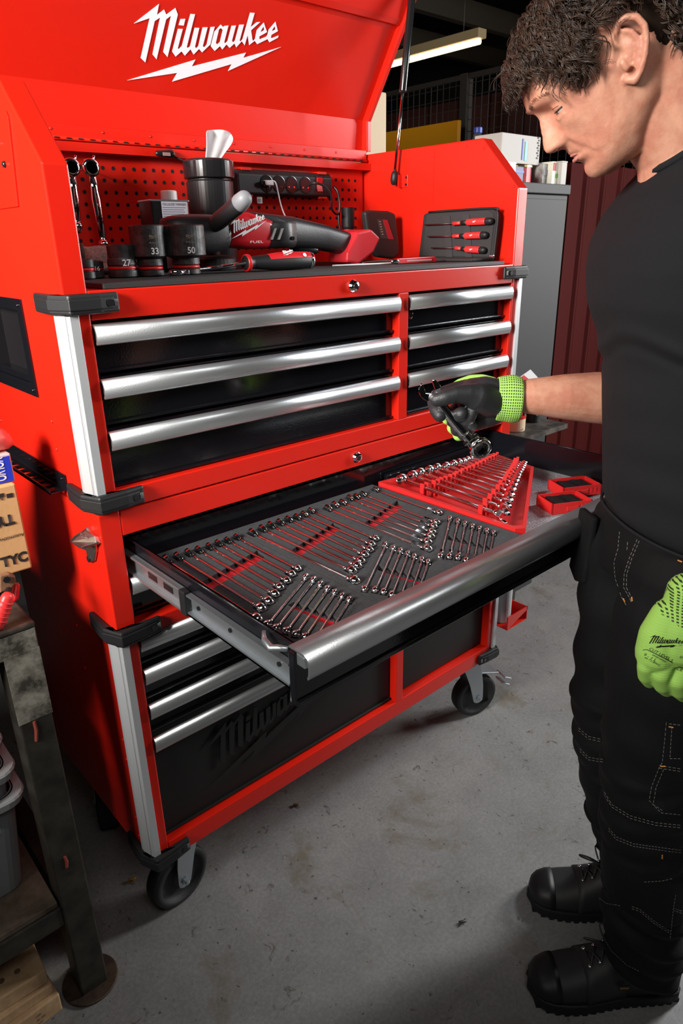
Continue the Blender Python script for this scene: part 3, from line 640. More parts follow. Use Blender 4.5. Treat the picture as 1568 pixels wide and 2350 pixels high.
# towel
t=empty('folded_towel',(.2,.38,MZ),'pinkish grey towelling rag rolled behind the small sockets','towel')
TW=mat('terry_cloth',(.42,.30,.27),.95,0,1.0,500,var=.4,vscale=200,bdist=.004)
def noisy(me,amp,sc,seed=0):
    for v in me.vertices:
        n=noise.noise_vector(v.co*sc+V((seed,seed,seed))); v.co+=n*amp
a_=at(186,590,1,.36); b_=at(300,600,1,.36)
m=MB().loft([[V((a_.x+(b_.x-a_.x)*i/14,.37+.050*math.cos(k*2*math.pi/24),MZ+.027+.027*math.sin(k*2*math.pi/24))) for k in range(24)] for i in range(15)]); me=m.mesh(); noisy(me,.005,38); 
for v in me.vertices: v.co.z=max(v.co.z,MZ+.001)
o=link('towel_roll',me,TW,t,sm=True)
m=MB().loft([[V((a_.x+(b_.x-a_.x)*i/14,.345+.040*math.cos(k*2*math.pi/24),MZ+.0135+.0125*math.sin(k*2*math.pi/24))) for k in range(24)] for i in range(15)]); me=m.mesh(); noisy(me,.004,45,3)
for v in me.vertices: v.co.z=max(v.co.z,MZ+.001)
link('towel_fold',me,TW,t,sm=True)
# chrome coupler
q=at(405,631,1,.12); t=empty('chrome_adapter',(q.x,.12,MZ),'small chrome socket adapter lying between the sockets 33 and 50','adapter')
MB().tube([(q.x-.012,.12,MZ+.006),(q.x+.004,.12,MZ+.006),(q.x+.016,.118,MZ+.006)],[.006,.006,.0045],14).build('adapter_body',CHR,t,sm=True)
MB().box(q.x+.016,q.x+.024,.114,.122,MZ+.002,MZ+.010).build('drive_square',CHR,t,bevel=.001)
# wipes canister
q=at(488,500,1,.44); cx=q.x; CT=at(488,368,1,.44).z; t=empty('wipes_canister',(cx,.44,MZ),'black plastic wipes canister with a white wipe sticking out','canister')
r_=.0535; H=CT-MZ
MB().lathe([(r_-.004,0),(r_,.004),(r_,H*.80),(r_-.004,H*.815),(r_-.004,H*.835),(r_,H*.85),(r_,H-.002)],(cx,.44,MZ),n=48).build('canister_body',mat('black_canister',(.02,.02,.022),.33),t,sm=False)
MB().lathe([(r_+.002,-.040),(r_+.004,-.038),(r_+.004,-.004),(r_,0),(r_-.012,.001),(r_-.014,-.002),(.008,-.002)],(cx,.44,CT),n=48).build('canister_lid',BPG,t,bevel=.0008)
# wipe
import itertools
P0=[at(470,372,1,.44),at(505,360,1,.44)]; 
px_=[(469,372,476,338,472,310,476,298),(480,372,486,340,488,315,492,296),(489,372,500,345,506,322,512,300),(498,372,514,350,524,330,530,306),(503,372,517,352,532,333,535,316)]
rows=[]
for j,c in enumerate(px_):
    col=[]
    for i in range(0,8,2): col.append(at(c[i],c[i+1]-12*0,1,.44+(.010 if j%2 else -.010)*(i/6+.3)))
    rows.append(col)
me=bpy.data.meshes.new('w'); vs=[p for c in rows for p in c]; fs=[(a*4+b,a*4+b+1,(a+1)*4+b+1,(a+1)*4+b) for a in range(4) for b in range(3)]
vs=[p+noise.noise_vector(p*55)*.007*(1 if i_%4 else 0) for i_,p in enumerate(vs)]; me.from_pydata(vs,[],fs); me.update()
o=link('wipe',me,mat('tissue',(.60,.56,.57),.8,0,.4,90),t,sm=True); o.modifiers.new('s','SUBSURF').levels=2; o.modifiers['s'].render_levels=2; sd=o.modifiers.new('t','SOLIDIFY'); sd.thickness=.001
# thinners can
y=.33; a=at(345,457,1,y); b=at(432,457,1,y); t=empty('solvent_can',((a.x+b.x)/2,y+.03,MZ),'rectangular black tin of cellulose thinners with white cap and label','can')
ca=MB().box(a.x,b.x,y,y+.055,MZ,a.z).build('can_body',BPG,t,bevel=.004)
MB().box(a.x-.001,b.x+.001,y-.001,y+.056,a.z-.004,a.z).build('can_rim',mat('tin_rim',(.5,.5,.5),.3,1),t,bevel=.001)
lx=at(370,470,1,y).x; lz1=at(400,462,1,y).z
MB().box(lx,b.x-.004,y-.0006,y,MZ+.006,lz1).build('label',mat('label_white',(.72,.74,.80),.5),t)
text('title','CELLULOSE THINNERS',(lx+.003,y-.0007,lz1-.008),(1,0,0),(0,0,1),.0045,PEN,t,width=b.x-.004-lx-.006)
m=MB()
random.seed(3)
for i in range(12):
    m.box(lx+.003,b.x-.006-random.random()*.012,y-.0011,y-.0007,lz1-.0125-i*.0042,lz1-.0112-i*.0042)
m.build('small_print',mat('grey_text',(.25,.25,.28),.5),t)
q=at(386,445,1,y+.03); MB().lathe([(.016,0),(.017,.002),(.017,.018),(.015,.02)],(q.x,y+.028,a.z-.001),n=24).build('cap',mat('cap_white',(.75,.72,.72),.4),t,bevel=.001)
# polisher
def ringp(px,pt,pb,y,hw,n=20,e=2.6):
    a=at(px,pt,1,y);b=at(px,pb,1,y);c=(a+b)/2;hh=(a.z-b.z)/2;r=[]
    for k in range(n):
        th=2*math.pi*k/n;cc,s_=math.cos(th),math.sin(th)
        r.append(V((c.x,y+hw*math.copysign(abs(cc)**(2/e),cc),c.z+hh*math.copysign(abs(s_)**(2/e),s_))))
    return r
y=.22
t=empty('cordless_polisher',(.55,y,MZ),'red and black cordless polisher with side handle lying across the shelf','power tool')
def loftp(st,hws,name,m,par,e=2.6,bev=0,y=y): return MB().loft([ringp(*s_,y,h,e=e) for s_,h in zip(st,hws)]).build(name,m,par,sm=True)
PB_=mat('tool_black',(.022,.022,.024),.42,0,.2,300); RT=mat('tool_red',(.55,.012,.02),.32)
body=loftp([(374,508,540),(378,500,560),(400,494,578),(440,491,584),(478,492,582),(505,493,574),(520,495,568)],[.012,.02,.032,.036,.036,.034,.030],'gear_case',PB_,t,3)
loftp([(508,494,568),(514,490,569),(545,487,571),(560,487,572),(600,500,571),(612,504,571)],[.028,.034,.035,.035,.034,.033],'red_housing',RT,t,4)
loftp([(556,484,500),(570,486,505),(620,492,530),(640,494,566),(662,496,570),(690,503,570),(740,515,576),(790,531,585),(800,536,586)],[.012,.022,.030,.034,.032,.027,.024,.023,.020],'rubber_grip',PB_,t,3)
loftp([(600,505,571),(640,500,570),(660,500,569)],[.0345,.0345,.033],'motor_cover',PB_,t,4)
loftp([(672,562,578),(680,560,580),(720,562,583),(728,566,580)],[.012,.014,.014,.010],'trigger',BPG,t,3)
q4=[at(797,533,1,y),at(829,526,1,y),at(851,547,1,y),at(835,580,1,y),at(801,611,1,y),at(774,602,1,y),at(776,580,1,y)]
q4=[V((p.x,p.y,max(p.z,MZ+.001))) for p in q4]
o=MB().prism([p+V((0,-.036,0)) for p in q4],(0,.072,0)).build('battery_foot',mat('tool_red_bright',(.68,.03,.04),.35),t,bevel=.006)
q5=[q4[0].lerp(q4[3],.35),q4[1].lerp(q4[3],.25),q4[2].lerp(q4[3],.3),q4[3],q4[3].lerp(q4[4],.6)]
# logo + FUEL on red housing (facing -y)
yl=y-.0365
a=at(531,545,1,yl); b=at(613,540,1,yl); w_=b.x-a.x
logo('logo',V((a.x,yl,a.z)),(w_,0,.006),(0,0,w_),WTX,t,th=.0012)
a=at(573,558,1,yl);b=at(603,558,1,yl); text('fuel_lettering','FUEL',(a.x,yl-.001,a.z),(1,0,0),(0,0,1),.0045,WTX,t,width=b.x-a.x)
for i in range(2):
    a=at(621+i*16,550,1,yl);b=at(629+i*16,524,1,yl)
    MB().prism([(a.x,yl-.001,a.z),(a.x+.006,yl-.001,a.z),(b.x+.007,yl-.001,b.z),(b.x+.001,yl-.001,b.z)],(0,.004,0)).build('vent_slot',mat('vent_grey',(.25,.24,.23),.5),t)
q=at(672,547,1,y-.034); MB().lathe([(.004,0),(.004,.002)],(q.x,y-.034,q.z),(0,-1,0),12).build('screw',BPG,t)
h0_=at(483,523,1,.20); h1_=at(547,470,1,.12); h2_=at(560,457,1,.105)
MB().chain([h0_,h0_.lerp(h1_,.3),h1_],[.013,.0165,.0165],16).build('side_handle',PB_,t,sm=True)
MB().chain([h1_.lerp(h2_,.3),h2_],[.0172,.0155],16).build('handle_cap',mat('cap_grey',(.22,.23,.25),.5),t,sm=True)
MB().tube([h0_,h0_+V((-.01,.03,-.01))],.012,12).build('handle_boss',STL,t,sm=True)
q=at(515,590,1,.26); MB().lathe([(.05,0),(.052,.004),(.052,.022),(.045,.028),(.02,.03),(.018,.05)],(q.x-.02,.28,MZ+.001),n=36).build('backing_pad',RUB,t,bevel=.001)
# screwdriver big
y=.115; a=at(563,611,1,y); b=at(712,601,1,y); zc=MZ+.0175
t=empty('large_screwdriver',((a.x+b.x)/2,y,MZ),'red and black handled cross-head screwdriver lying in front of the polisher','screwdriver')
L=b.x-a.x; ax=V((1,-.02,.0)).normalized(); a0=V((a.x,y,zc))
MB().lathe([(.013,0),(.0155,.002),(.0155,.008),(.011,.012),(.012,.02),(.0165,L*.42),(.0172,L*.65),(.016,L*.93),(.013,L*.98)],a0,ax,28).build('handle',BPL,t,sm=True)
MB().lathe([(.0157,.0005),(.0163,.002),(.0163,.006),(.0157,.008)],a0,ax,28).build('collar',REDB,t,sm=True)
MB().lathe([(.0162,L*.955),(.0165,L*.97),(.0155,L*1.0),(.012,L*1.005)],a0,ax,28).build('end_cap',CHR,t,sm=True)
m=MB(); m.lathe([(.013,L*.22),(.0158,L*.36),(.0178,L*.48),(.0182,L*.68),(.0172,L*.93),(.016,L*.955)],a0,ax,28); me=m.mesh()
bm=bmesh.new(); bm.from_mesh(me); bmesh.ops.bisect_plane(bm,geom=bm.verts[:]+bm.edges[:]+bm.faces[:],plane_co=a0+V((0,0,.0015)),plane_no=(0,.25,1),clear_inner=True); bm.to_mesh(me); bm.free()
link('red_grip',me,mat('grip_red',(.62,.015,.02),.4),t,sm=True)
me=None
yl=y-.0165; c=a0+ax*L*.52; u_=V((.80,-.0,.04)); 
n_=V((0,-.82,.57)); up_=V((0,.57,.82))
logo('logo',a0+ax*(L*.50)+n_*.0184+V((0,0,.001)),V((.030,0,.0)),up_*.030,WTX,t,th=.0006)
MB().lathe([(.0042,0),(.0042,.0006)],a0+ax*(L*.83)+n_*.0180+V((0,0,.001)),tuple(n_),18).build('cross_symbol',WTX,t)
s1=a0+V((-.125,.03,-.0145)); 
MB().tube([a0+ax*.004,a0.lerp(s1,.5),s1+V((0,0,.003))],[.004,.004,.0038],12).build('blade',CHR,t,sm=True)
# power strip
yf=.492; a=at(545,383,1,yf); b=at(762,400,1,yf); c=at(762,455,1,yf); d=at(545,445,1,yf)
zt_,zb_=(a.z+b.z)/2,(c.z+d.z)/2
t=empty('power_strip',((a.x+b.x)/2,.52,zb_),'black socket strip with a red rocker switch mounted on the red pegboard','power strip')
ps=MB().prism([(a.x,yf,zb_+.004),(a.x,yf,zt_-.012),(a.x,yf+.01,zt_),(a.x,PB-.005,zt_),(a.x,PB-.005,zb_),(a.x,yf+.006,zb_)],(b.x-a.x,0,0)).build('strip_body',BPL,t,bevel=.003)
for px in (612,640,669,701):
    q=at(px,425-(700-px)*.05*1.0,1,yf); zc_=(zt_+zb_)/2-.002
    s_=MB().lathe([(.0205,0),(.0205,.0012),(.0185,.0015),(.0185,.0004),(.004,.0004)],(q.x,yf,zc_),(0,-1,0),28).build('socket_outlet',BPG,t)
    for s2_ in (-1,1): MB().lathe([(.0022,0),(.0022,.0016)],(q.x+s2_*.0085,yf,zc_-.006),(0,-1,0),10).build('earth_clip',CHR,s_)
q=at(733,430,1,yf); MB().box(q.x-.012,q.x+.012,yf-.001,yf+.002,(zt_+zb_)/2-.022,(zt_+zb_)/2+.022).build('switch_frame',BPG,t)
MB().prism([(q.x-.009,yf,(zt_+zb_)/2-.018),(q.x-.009,yf-.004,(zt_+zb_)/2-.016),(q.x-.009,yf-.001,(zt_+zb_)/2),(q.x-.009,yf-.006,(zt_+zb_)/2+.016),(q.x-.009,yf,(zt_+zb_)/2+.018)],(.018,0,0)).build('rocker_switch',REDB,t)
for xx in (a.x+.03,b.x-.03):
    for zz_ in (zt_,zb_): MB().box(xx-.014,xx+.014,yf+.004,PB-.004,zz_-.003,zz_+.003).build('bracket',RED,t)
MB().box(a.x+.062,a.x+.078,yf+.012,yf+.013,zb_-.018,zb_-.002).build('tag_label',mat('tag_white',(.7,.7,.68),.5),t)
text('tag_text','CE',(a.x+.063,yf+.0118,zb_-.014),(1,0,0),(0,0,1),.006,PEN,t)
WC=mat('white_cable',(.72,.72,.74),.4)
t=empty('usb_cable',(a.x+.1,.46,zb_),'white usb cable plugged into the strip and dropping behind the polisher','cable')
q=at(612,420,1,yf-.006)
MB().box(q.x-.008,q.x+.016,yf-.016,yf-.002,q.z-.006,q.z+.006).build('plug',WC,t,bevel=.002); MB().box(q.x-.016,q.x-.008,yf-.013,yf-.005,q.z-.004,q.z+.004).build('plug_tip',CHR,t)
def path(l,ax_=1): return [at(px,py,1,y) for px,py,y in l]
def bez(P,n=8):
    out=[];P=[V(p) for p in P]
    for i in range(len(P)-1):
        p0=P[max(0,i-1)];p1=P[i];p2=P[i+1];p3=P[min(len(P)-1,i+2)]
        for k in range(n):
            u=k/n; out.append(.5*((2*p1)+(p2-p0)*u+(2*p0-5*p1+4*p2-p3)*u*u+(3*p1-p0-3*p2+p3)*u**3))
    return out+[P[-1]]
MB().tube(bez(path([(620,415,.478),(632,418,.476),(638,440,.475),(645,470,.46),(655,496,.40),(668,512,.30)])),.0018,8).build('cord',WC,t,sm=True)
t=empty('charging_cable',(.8,.2,MZ),'pale grey cable looping on the mat behind the polisher foot','cable')
cz=MZ+.003
cp=[at(px,py,2,cz) for px,py in ((716,603),)]
pts=[(b_x,y_,cz) for b_x,y_ in ((.66,.145),(.72,.14),(.78,.13),(.86,.135),(.93,.16),(.97,.21),(.93,.27),(.86,.24),(.80,.20))]
MB().tube(bez(pts),.0020,8).build('cord',WC,t,sm=True)
BC=mat('black_cable',(.012,.012,.013),.4)
t=empty('mains_lead',(1.0,.46,1.5),'black mains lead looping from the socket strip down to the shelf','cable')
MB().tube(bez(path([(704,428,.480),(722,420,.45),(745,428,.44),(760,450,.44),(762,480,.45),(775,492,.47),(780,480,.50)])),.003,8).build('cord',BC,t,sm=True)
MB().tube(bez(path([(765,428,.500),(775,440,.49),(780,470,.48),(778,510,.48),(790,560,.47)])),.0035,8).build('cord',BC,t,sm=True)
# torch standing
q=at(799,510,1,.475); t=empty('inspection_torch',(q.x,.475,MZ),'small red and black torch standing behind the polisher handle','torch')
zt_=at(799,476,1,.475).z; h=zt_-MZ
MB().lathe([(.015,0),(.016,.004),(.016,h*.55),(.013,h*.62)],(q.x,.475,MZ),n=24).build('torch_body',RT,t,sm=False)
MB().lathe([(.0165,h*.60),(.018,h*.64),(.018,h),(.014,h)],(q.x,.475,MZ),n=24).build('torch_head',BPL,t,bevel=.001)
# battery pack
y=.37; 
t=empty('battery_pack',(at(880,560,1,y).x,y,MZ),'black battery pack with a red and black label standing on end','battery')
pg=[at(839,487,1,y),at(850,482,1,y),at(893,484,1,y),at(909,490,1,y),at(917,545,1,y),at(918,562,1,y),at(905,572,1,y),at(868,568,1,y),at(850,545,1,y)]
pg=[V((p.x,p.y,p.z)) for p in pg]; dz_=min(p.z for p in pg)-MZ-.001
pg=[p-V((0,0,dz_*max(0,min(1,(pg[0].z-p.z)/.1)))) for p in pg]
MB().prism(pg,(0,.022,0)).build('battery_case',mat('battery_black',(.025,.022,.022),.5,0,.4,120),t,bevel=.006)
lb=[at(866,490,1,y-.0008),at(889,492,1,y-.0008),at(904,537,1,y-.0008),at(876,535,1,y-.0008)]
MB().prism([p-V((0,0,dz_*.5)) for p in lb],(0,.0007,0)).build('label',mat('label_dark',(.05,.045,.045),.5),t)
lr=[lb[0].lerp(lb[1],.55),lb[1],lb[2],lb[3].lerp(lb[2],.55)]
MB().prism([p-V((0,.0008,dz_*.5)) for p in lr],(0,.0007,0)).build('red_label',mat('label_red',(.45,.02,.03),.5),t)
m=MB()
for i in range(6):
    p=lb[0].lerp(lb[3],.15+.13*i)-V((-.003,.001,dz_*.5)); m.box(p.x,p.x+.007,p.y-.0003,p.y,p.z,p.z+.002)
m.build('print_lines',mat('label_beige',(.45,.38,.25),.5),t)
# tool roll leaning on the right panel
X=1.105
def cx_(px,py,x=X): return at(px,py,0,x)
t=empty('tool_roll_case',(X,.2,MZ),'open black fabric zip case holding three small red screwdrivers against the red panel','case')
FAB=mat('black_nylon',(.013,.011,.012),.75,0,.6,700)
c4=[cx_(972,492),cx_(985,487),cx_(1128,478),cx_(1142,486),cx_(1143,510),cx_(1133,598),cx_(960,600)]
c4=[V((p.x,p.y,max(p.z,MZ+.002))) for p in c4]
case=MB().prism(c4,(.014,0,0)).build('case_back',FAB,t,bevel=.004)
cen=sum(c4,V())/len(c4)
inner_=[cen+(p-cen)*.90+V((-.002,0,0)) for p in c4]
MB().prism(inner_,(.003,0,0)).build('inner_panel',mat('inner_nylon',(.024,.021,.022),.85,0,.5,500),t,bevel=.001)
MB().tube(bez([p+V((-.001,0,0)) for p in c4[1:6]],6),.0028,8).build('zip_edge',BPL,t,sm=True)
fl=[at(965,604,2,MZ+.004),at(1140,600,2,MZ+.004)]
MB().box(1.02,X+.01,c4[5].y,c4[6].y,MZ+.0005,MZ+.008).build('case_front_flap',FAB,t,bevel=.003)
for px in ((1018,496,1024,590),(1062,494,1068,590)):
    a=cx_(px[0],px[1],X-.004);b=cx_(px[2],px[3],X-.004); MB().prism([a,a+V((0,-.022,0)),b+V((0,-.022,0)),b],(.002,0,0)).build('elastic_strap',mat('strap_black',(.028,.024,.026),.85),t)
q=cx_(1122,601,X-.03); MB().box(q.x,q.x+.006,q.y-.012,q.y,MZ+.008,MZ+.014).build('zip_pull',CHR,t,bevel=.001)
for i,(p0,p1,p2,p3) in enumerate((((975,516),(1040,513),(1075,510),(1126,507)),((982,543),(1040,542),(1070,541),(1114,539)),((990,569),(1045,569),(1072,572),(1110,574)))):
    s=empty('precision_screwdriver',tuple(cx_(*p1,X-.012)),'red small screwdriver held in the black zip case, %s from the top'%ordw(i),'screwdriver','precision screwdrivers in the zip case')
    a,b,c,d=[cx_(*p,X-.012) for p in (p0,p1,p2,p3)]
    MB().tube([a,b],.0016,8).build('blade',mat('dark_blade',(.12,.03,.03),.4,.7),s,sm=True)
    MB().tube([b,b.lerp(c,.55)],.0045,10).build('collar',REDP,s,sm=True); MB().tube([b.lerp(c,.55),c],.0055,10).build('neck',BPL,s,sm=True)
    MB().chain([c,c.lerp(d,.75)],[.0078,.0082],14).build('handle',REDP,s,sm=True)
    MB().chain([c.lerp(d,.85),d],[.0085,.008],14).build('cap',BPL,s,sm=True)
    e=c.lerp(d,.35)+V((-.0086,0,0)); logo('logo',e+V((0,.004,-.002)),V((0,-.010,.0005)),V((0,0,.010)),WTX,s,th=.0002)
# folding knife
y=.115; a=at(905,600,1,y); b=at(1003,598,1,y)
t=empty('folding_knife',((a.x+b.x)/2,y,MZ),'slim red folding knife lying in front of the zip case','knife')
MB().prism([(a.x+.015,y,MZ+.0008),(a.x+.015,y,MZ+.013),(b.x-.006,y,MZ+.014),(b.x,y,MZ+.010),(b.x,y,MZ+.0008)],(0,.010,0)).build('knife_handle',mat('knife_red',(.55,.02,.03),.35),t,bevel=.002)
MB().box(a.x+.045,b.x-.02,y-.0012,y,MZ+.005,MZ+.0085).build('knife_inlay',mat('pale_red',(.6,.3,.3),.3),t)
MB().chain([(a.x,y+.005,MZ+.007),(a.x+.014,y+.005,MZ+.007)],[.005,.006],12).build('knife_end',CHR,t,sm=True)
# hanging ratchet wrenches + pegs, clip lamp
def peg(px,py,lab):
    q=at(px,py,1,.49); t=empty('peg_hook',tuple(q),lab,'hook','chrome hooks on the pegboard')
    MB().tube([(q.x,PB-.004,q.z-.006),(q.x,.49,q.z-.006),(q.x+.004,.482,q.z+.014)],.0024,8).build('hook_wire',CHR,t,sm=True)
    MB().lathe([(.006,0),(.006,.0015)],(q.x,PB-.004,q.z-.006),(0,-1,0),12).build('hook_plate',CHR,t)
peg(210,374,'chrome peg hook above the ring of the hanging wrench'); peg(168,374,'chrome peg hook beside the left pillar edge'); peg(190,382,'short chrome peg left of the hanging wrench')
def hang_wrench(px0,py0,px1,py1,lab):
    a=at(px0,py0,1,.475); b=at(px1,py1,1,.475)
    t=empty('hanging_ratchet_wrench',tuple(a),lab,'wrench','wrenches hanging on the pegboard')
    d=(b-a).normalized(); sd=V((d.z,0,-d.x))
    MB().lathe([(.0115,-.005),(.0175,-.005),(.0185,0),(.0175,.005),(.0115,.005),(.0115,-.005)],a,(0,1,0),32).build('box_end',CHR,t,sm=True)
    MB().loft([[a+d*u+sd*w_*math.cos(k*math.pi/4)+V((0,1,0))*h_*math.sin(k*math.pi/4) for k in range(8)] for u,w_,h_ in ((.015,.009,.004),(.04,.0085,.004),(.06,.011,.003),((b-a).length*.6,.0095,.003),((b-a).length,.0085,.0028))]).build('shank',CHR,t,sm=True)
    MB().chain([b,b+d*.006],[.011,.009],14).build('lower_end',CHR,t,sm=True)
hang_wrench(208,385,238,560,'long chrome ratchet wrench hanging from the pegboard above the towel'); hang_wrench(163,384,178,520,'chrome wrench mostly hidden behind the left pillar')
t=empty('clip_light',tuple(at(380,356,1,.50)),'small black inspection clip hanging from the hinge flange left of the canister','lamp')
MB().chain([at(362,352,1,.50),at(392,354,1,.50)],[.006,.010],14).build('clip_body',BPG,t,sm=True); MB().tube(bez(path([(392,354,.50),(405,362,.50),(428,371,.49)])),.0025,8).build('clip_tail',BPG,t,sm=True)
q=at(380,353,1,.49); MB().box(q.x-.006,q.x+.012,.489,.491,q.z-.004,q.z+.003).build('clip_label',mat('label_grey',(.35,.2,.2),.5),t)
MB().tube([at(370,350,1,.50),V((at(370,350,1,.50).x,.506,1.652))],.002,6).build('clip_wire',STL,t)
# ------------------------------------------------------------------ open drawer contents
FZ=.940; FB=ZBm+.0035
def P(crop,x,y):
    s,ox,oy={'b':(4.48,350,1180),'c':(4.3556,540,1100),'d':(4.3556,820,1110),'r':(2.45,260,1050),'t':(2.347,900,720),'u':(3.92,780,900)}[crop]
    return (ox+x/s,oy+y/s)
def F(crop,x,y,z=FZ): return at(*P(crop,x,y),2,z)
# seams between the three foam inlays (x at back y and front y)
s1=.262; s2=.455
xs=[X0+.004,s1,s2,.644]
LONG=[ [('b',150,460,'b',1070,1060),('b',265,430,'b',1110,950),('b',375,390,'b',1190,880),('b',480,360,'b',1255,805),('b',590,325,'b',1305,735),('b',680,290,'b',1380,670),('b',775,260,'b',1430,600),('b',870,225,'b',1490,545)],
 [('c',175,530,'c',1190,1000),('c',275,490,'c',1160,900),('c',360,455,'c',1215,850),('c',450,425,'c',1250,800),('c',535,395,'c',1290,740),('c',620,370,'c',1340,690),('c',690,340,'c',1360,635),('c',760,305,'c',1400,580)],
 [('c',930,285,'d',700,640),('c',1000,250,'d',700,570),('c',1075,225,'d',730,515),('c',1150,180,'d',745,470),('c',1215,165,'d',760,415),('c',1280,140,'d',790,375),('c',1405,95,'d',815,280)]]
SHORT=[ [('r',1085,670,'r',870,930),('r',1128,685,'r',918,952),('r',1168,710,'r',975,968),('r',1207,735,'r',1028,985),('r',1248,755,'r',1080,1000),('r',1290,775,'r',1135,1012),('r',1330,795,'r',1185,1030)],
 [('d',285,610,'d',80,1040),('d',365,640,'d',183,1050),('d',438,665,'d',270,1068),('d',510,695,'d',352,1095),('d',577,720,'d',437,1115),('d',652,750,'d',520,1135),('d',713,775,'d',600,1160)],
 [('d',930,345,'d',835,720),('d',1010,370,'d',925,720),('d',1082,395,'d',1010,730),('d',1158,420,'d',1092,755),('d',1228,440,'d',1170,765),('d',1302,465,'d',1245,790),('d',1368,485,'d',1320,800)]]
WIN=[ [[('b',500,700),('b',1080,370),('b',1170,435),('b',600,775)],[('r',1020,810),('r',1260,900),('r',1225,950),('r',980,830)]],
 [[('c',540,720),('c',980,435),('c',1070,480),('c',640,770)],[('d',215,815),('d',655,940),('d',625,1005),('d',195,860)]],
 [[('d',75,390),('d',400,165),('d',490,205),('d',160,445)],[('d',915,515),('d',1335,630),('d',1330,665),('d',895,555)]] ]
WZ=FZ+.004
side=['left','middle','right']
FRED=mat('red_foam_base',(.75,.02,.03),.55,0,.3,300)
from bisect import bisect
def slot(m,a,b,hw,z0_,z1_,ext=0):
    a=V((a.x,a.y,0));b=V((b.x,b.y,0));d=(b-a).normalized();n=V((-d.y,d.x,0));a=a-d*ext;b=b+d*ext
    m.prism([(*(a+n*hw).xy,z0_),(*(b+n*hw).xy,z0_),(*(b-n*hw).xy,z0_),(*(a-n*hw).xy,z0_)],(0,0,z1_-z0_))
# wrench prototype, standing on its narrow edge: x along the length from open end (0) to box end (1 unit = length)
def make_wrench(L,t,kind,name,flex=False):
    """t = overall scale of the heads; real metres; local coords"""
    r=empty(name,(0,0,0))
    hw,th=.0105*t,.0032*t
    # open jaw: U profile in xz plane, thickness along y
    pts=[];R_=hw
    for a in range(35,326,15):
        th_=math.radians(a); pts.append((-R_*math.cos(th_)*1.0,R_*math.sin(th_)))
    g=hw*.52
    out=[(p[0],p[1]) for p in pts]; U=[(-R_*.82,g)]+[(R_*.15,g),(R_*.35,0),(R_*.15,-g)]+[(-R_*.82,-g)]
    poly_=[(-R_*math.cos(math.radians(a)),R_*math.sin(math.radians(a))) for a in range(38,323,15)]+[(R_*.2,-g),(R_*.42,0),(R_*.2,g)][0:0]
    poly_=[(x,z) for x,z in poly_]+[(-R_*.80,-g),(R_*.15,-g*.95),(R_*.32,0),(R_*.15,g*.95),(-R_*.80,g)]
    ca,sa=math.cos(.26),math.sin(.26)
    poly_=[(x*ca-z*sa,x*sa+z*ca) for x,z in poly_]
    if kind=='box': 
        MB().lathe([(hw*.55,-th*1.4),(hw*.95,-th*1.4),(hw,0),(hw*.95,th*1.4),(hw*.55,th*1.4),(hw*.55,-th*1.4)],(0,0,0),(0,1,0),20).build('box_end',CHR,r,sm=True,local=True)
    else: MB().prism([(x,-th,z) for x,z in poly_],(0,2*th,0)).build('open_end',CHR,r,local=True,bevel=.0009)
    st=[(.006*t,.0062*t,th*.95),(.018*t,.0035*t,th*.9),(L*.5,.0030*t,th*.75),(L-.016*t,.0034*t,th*.8),(L-.007*t,.005*t,th)]
    MB().loft([[V((x,b_*math.cos(k*math.pi/4+.39),a_*math.sin(k*math.pi/4+.39))) for k in range(8)] for x,a_,b_ in st]).build('shank',CHR,r,local=True,sm=True)
    rb=hw*.88
    MB().lathe([(rb*.62,-th*1.5),(rb*.93,-th*1.5),(rb,-th*.8),(rb,th*.8),(rb*.93,th*1.5),(rb*.62,th*1.5),(rb*.62,-th*1.5)],(L,0,0),(0,1,0),22).build('box_end',CHR,r,local=True,sm=True)
    if flex: MB().box(L-.034*t,L-.018*t,-th*1.2,th*1.2,-.0055*t,.0055*t).build('flex_joint',CHR,r,local=True,bevel=.001)
    return r
PROT={}
def place_wrench(a,b,t,z,lab,group,kind='open',name='combination_wrench',flex=False,roll=0):
    L=(V((a.x,a.y,0))-V((b.x,b.y,0))).length; key=(name,kind,flex,round(t,2)); 
    src=PROT.get(key)
    sc=1
    if src is None: src=make_wrench(L,t,kind,name,flex); PROT[key]=src; src['L']=L; o=src
    else: o=copy_tree(src); o['L']=src['L']
    sc=L/src['L']; o.scale=(sc,1,1)
    o.location=(a.x,a.y,z); o.rotation_euler=(roll,0,math.atan2(b.y-a.y,b.x-a.x)); tag(o,lab,'wrench',group); OFF[o.name]=V(o.location)
    return o
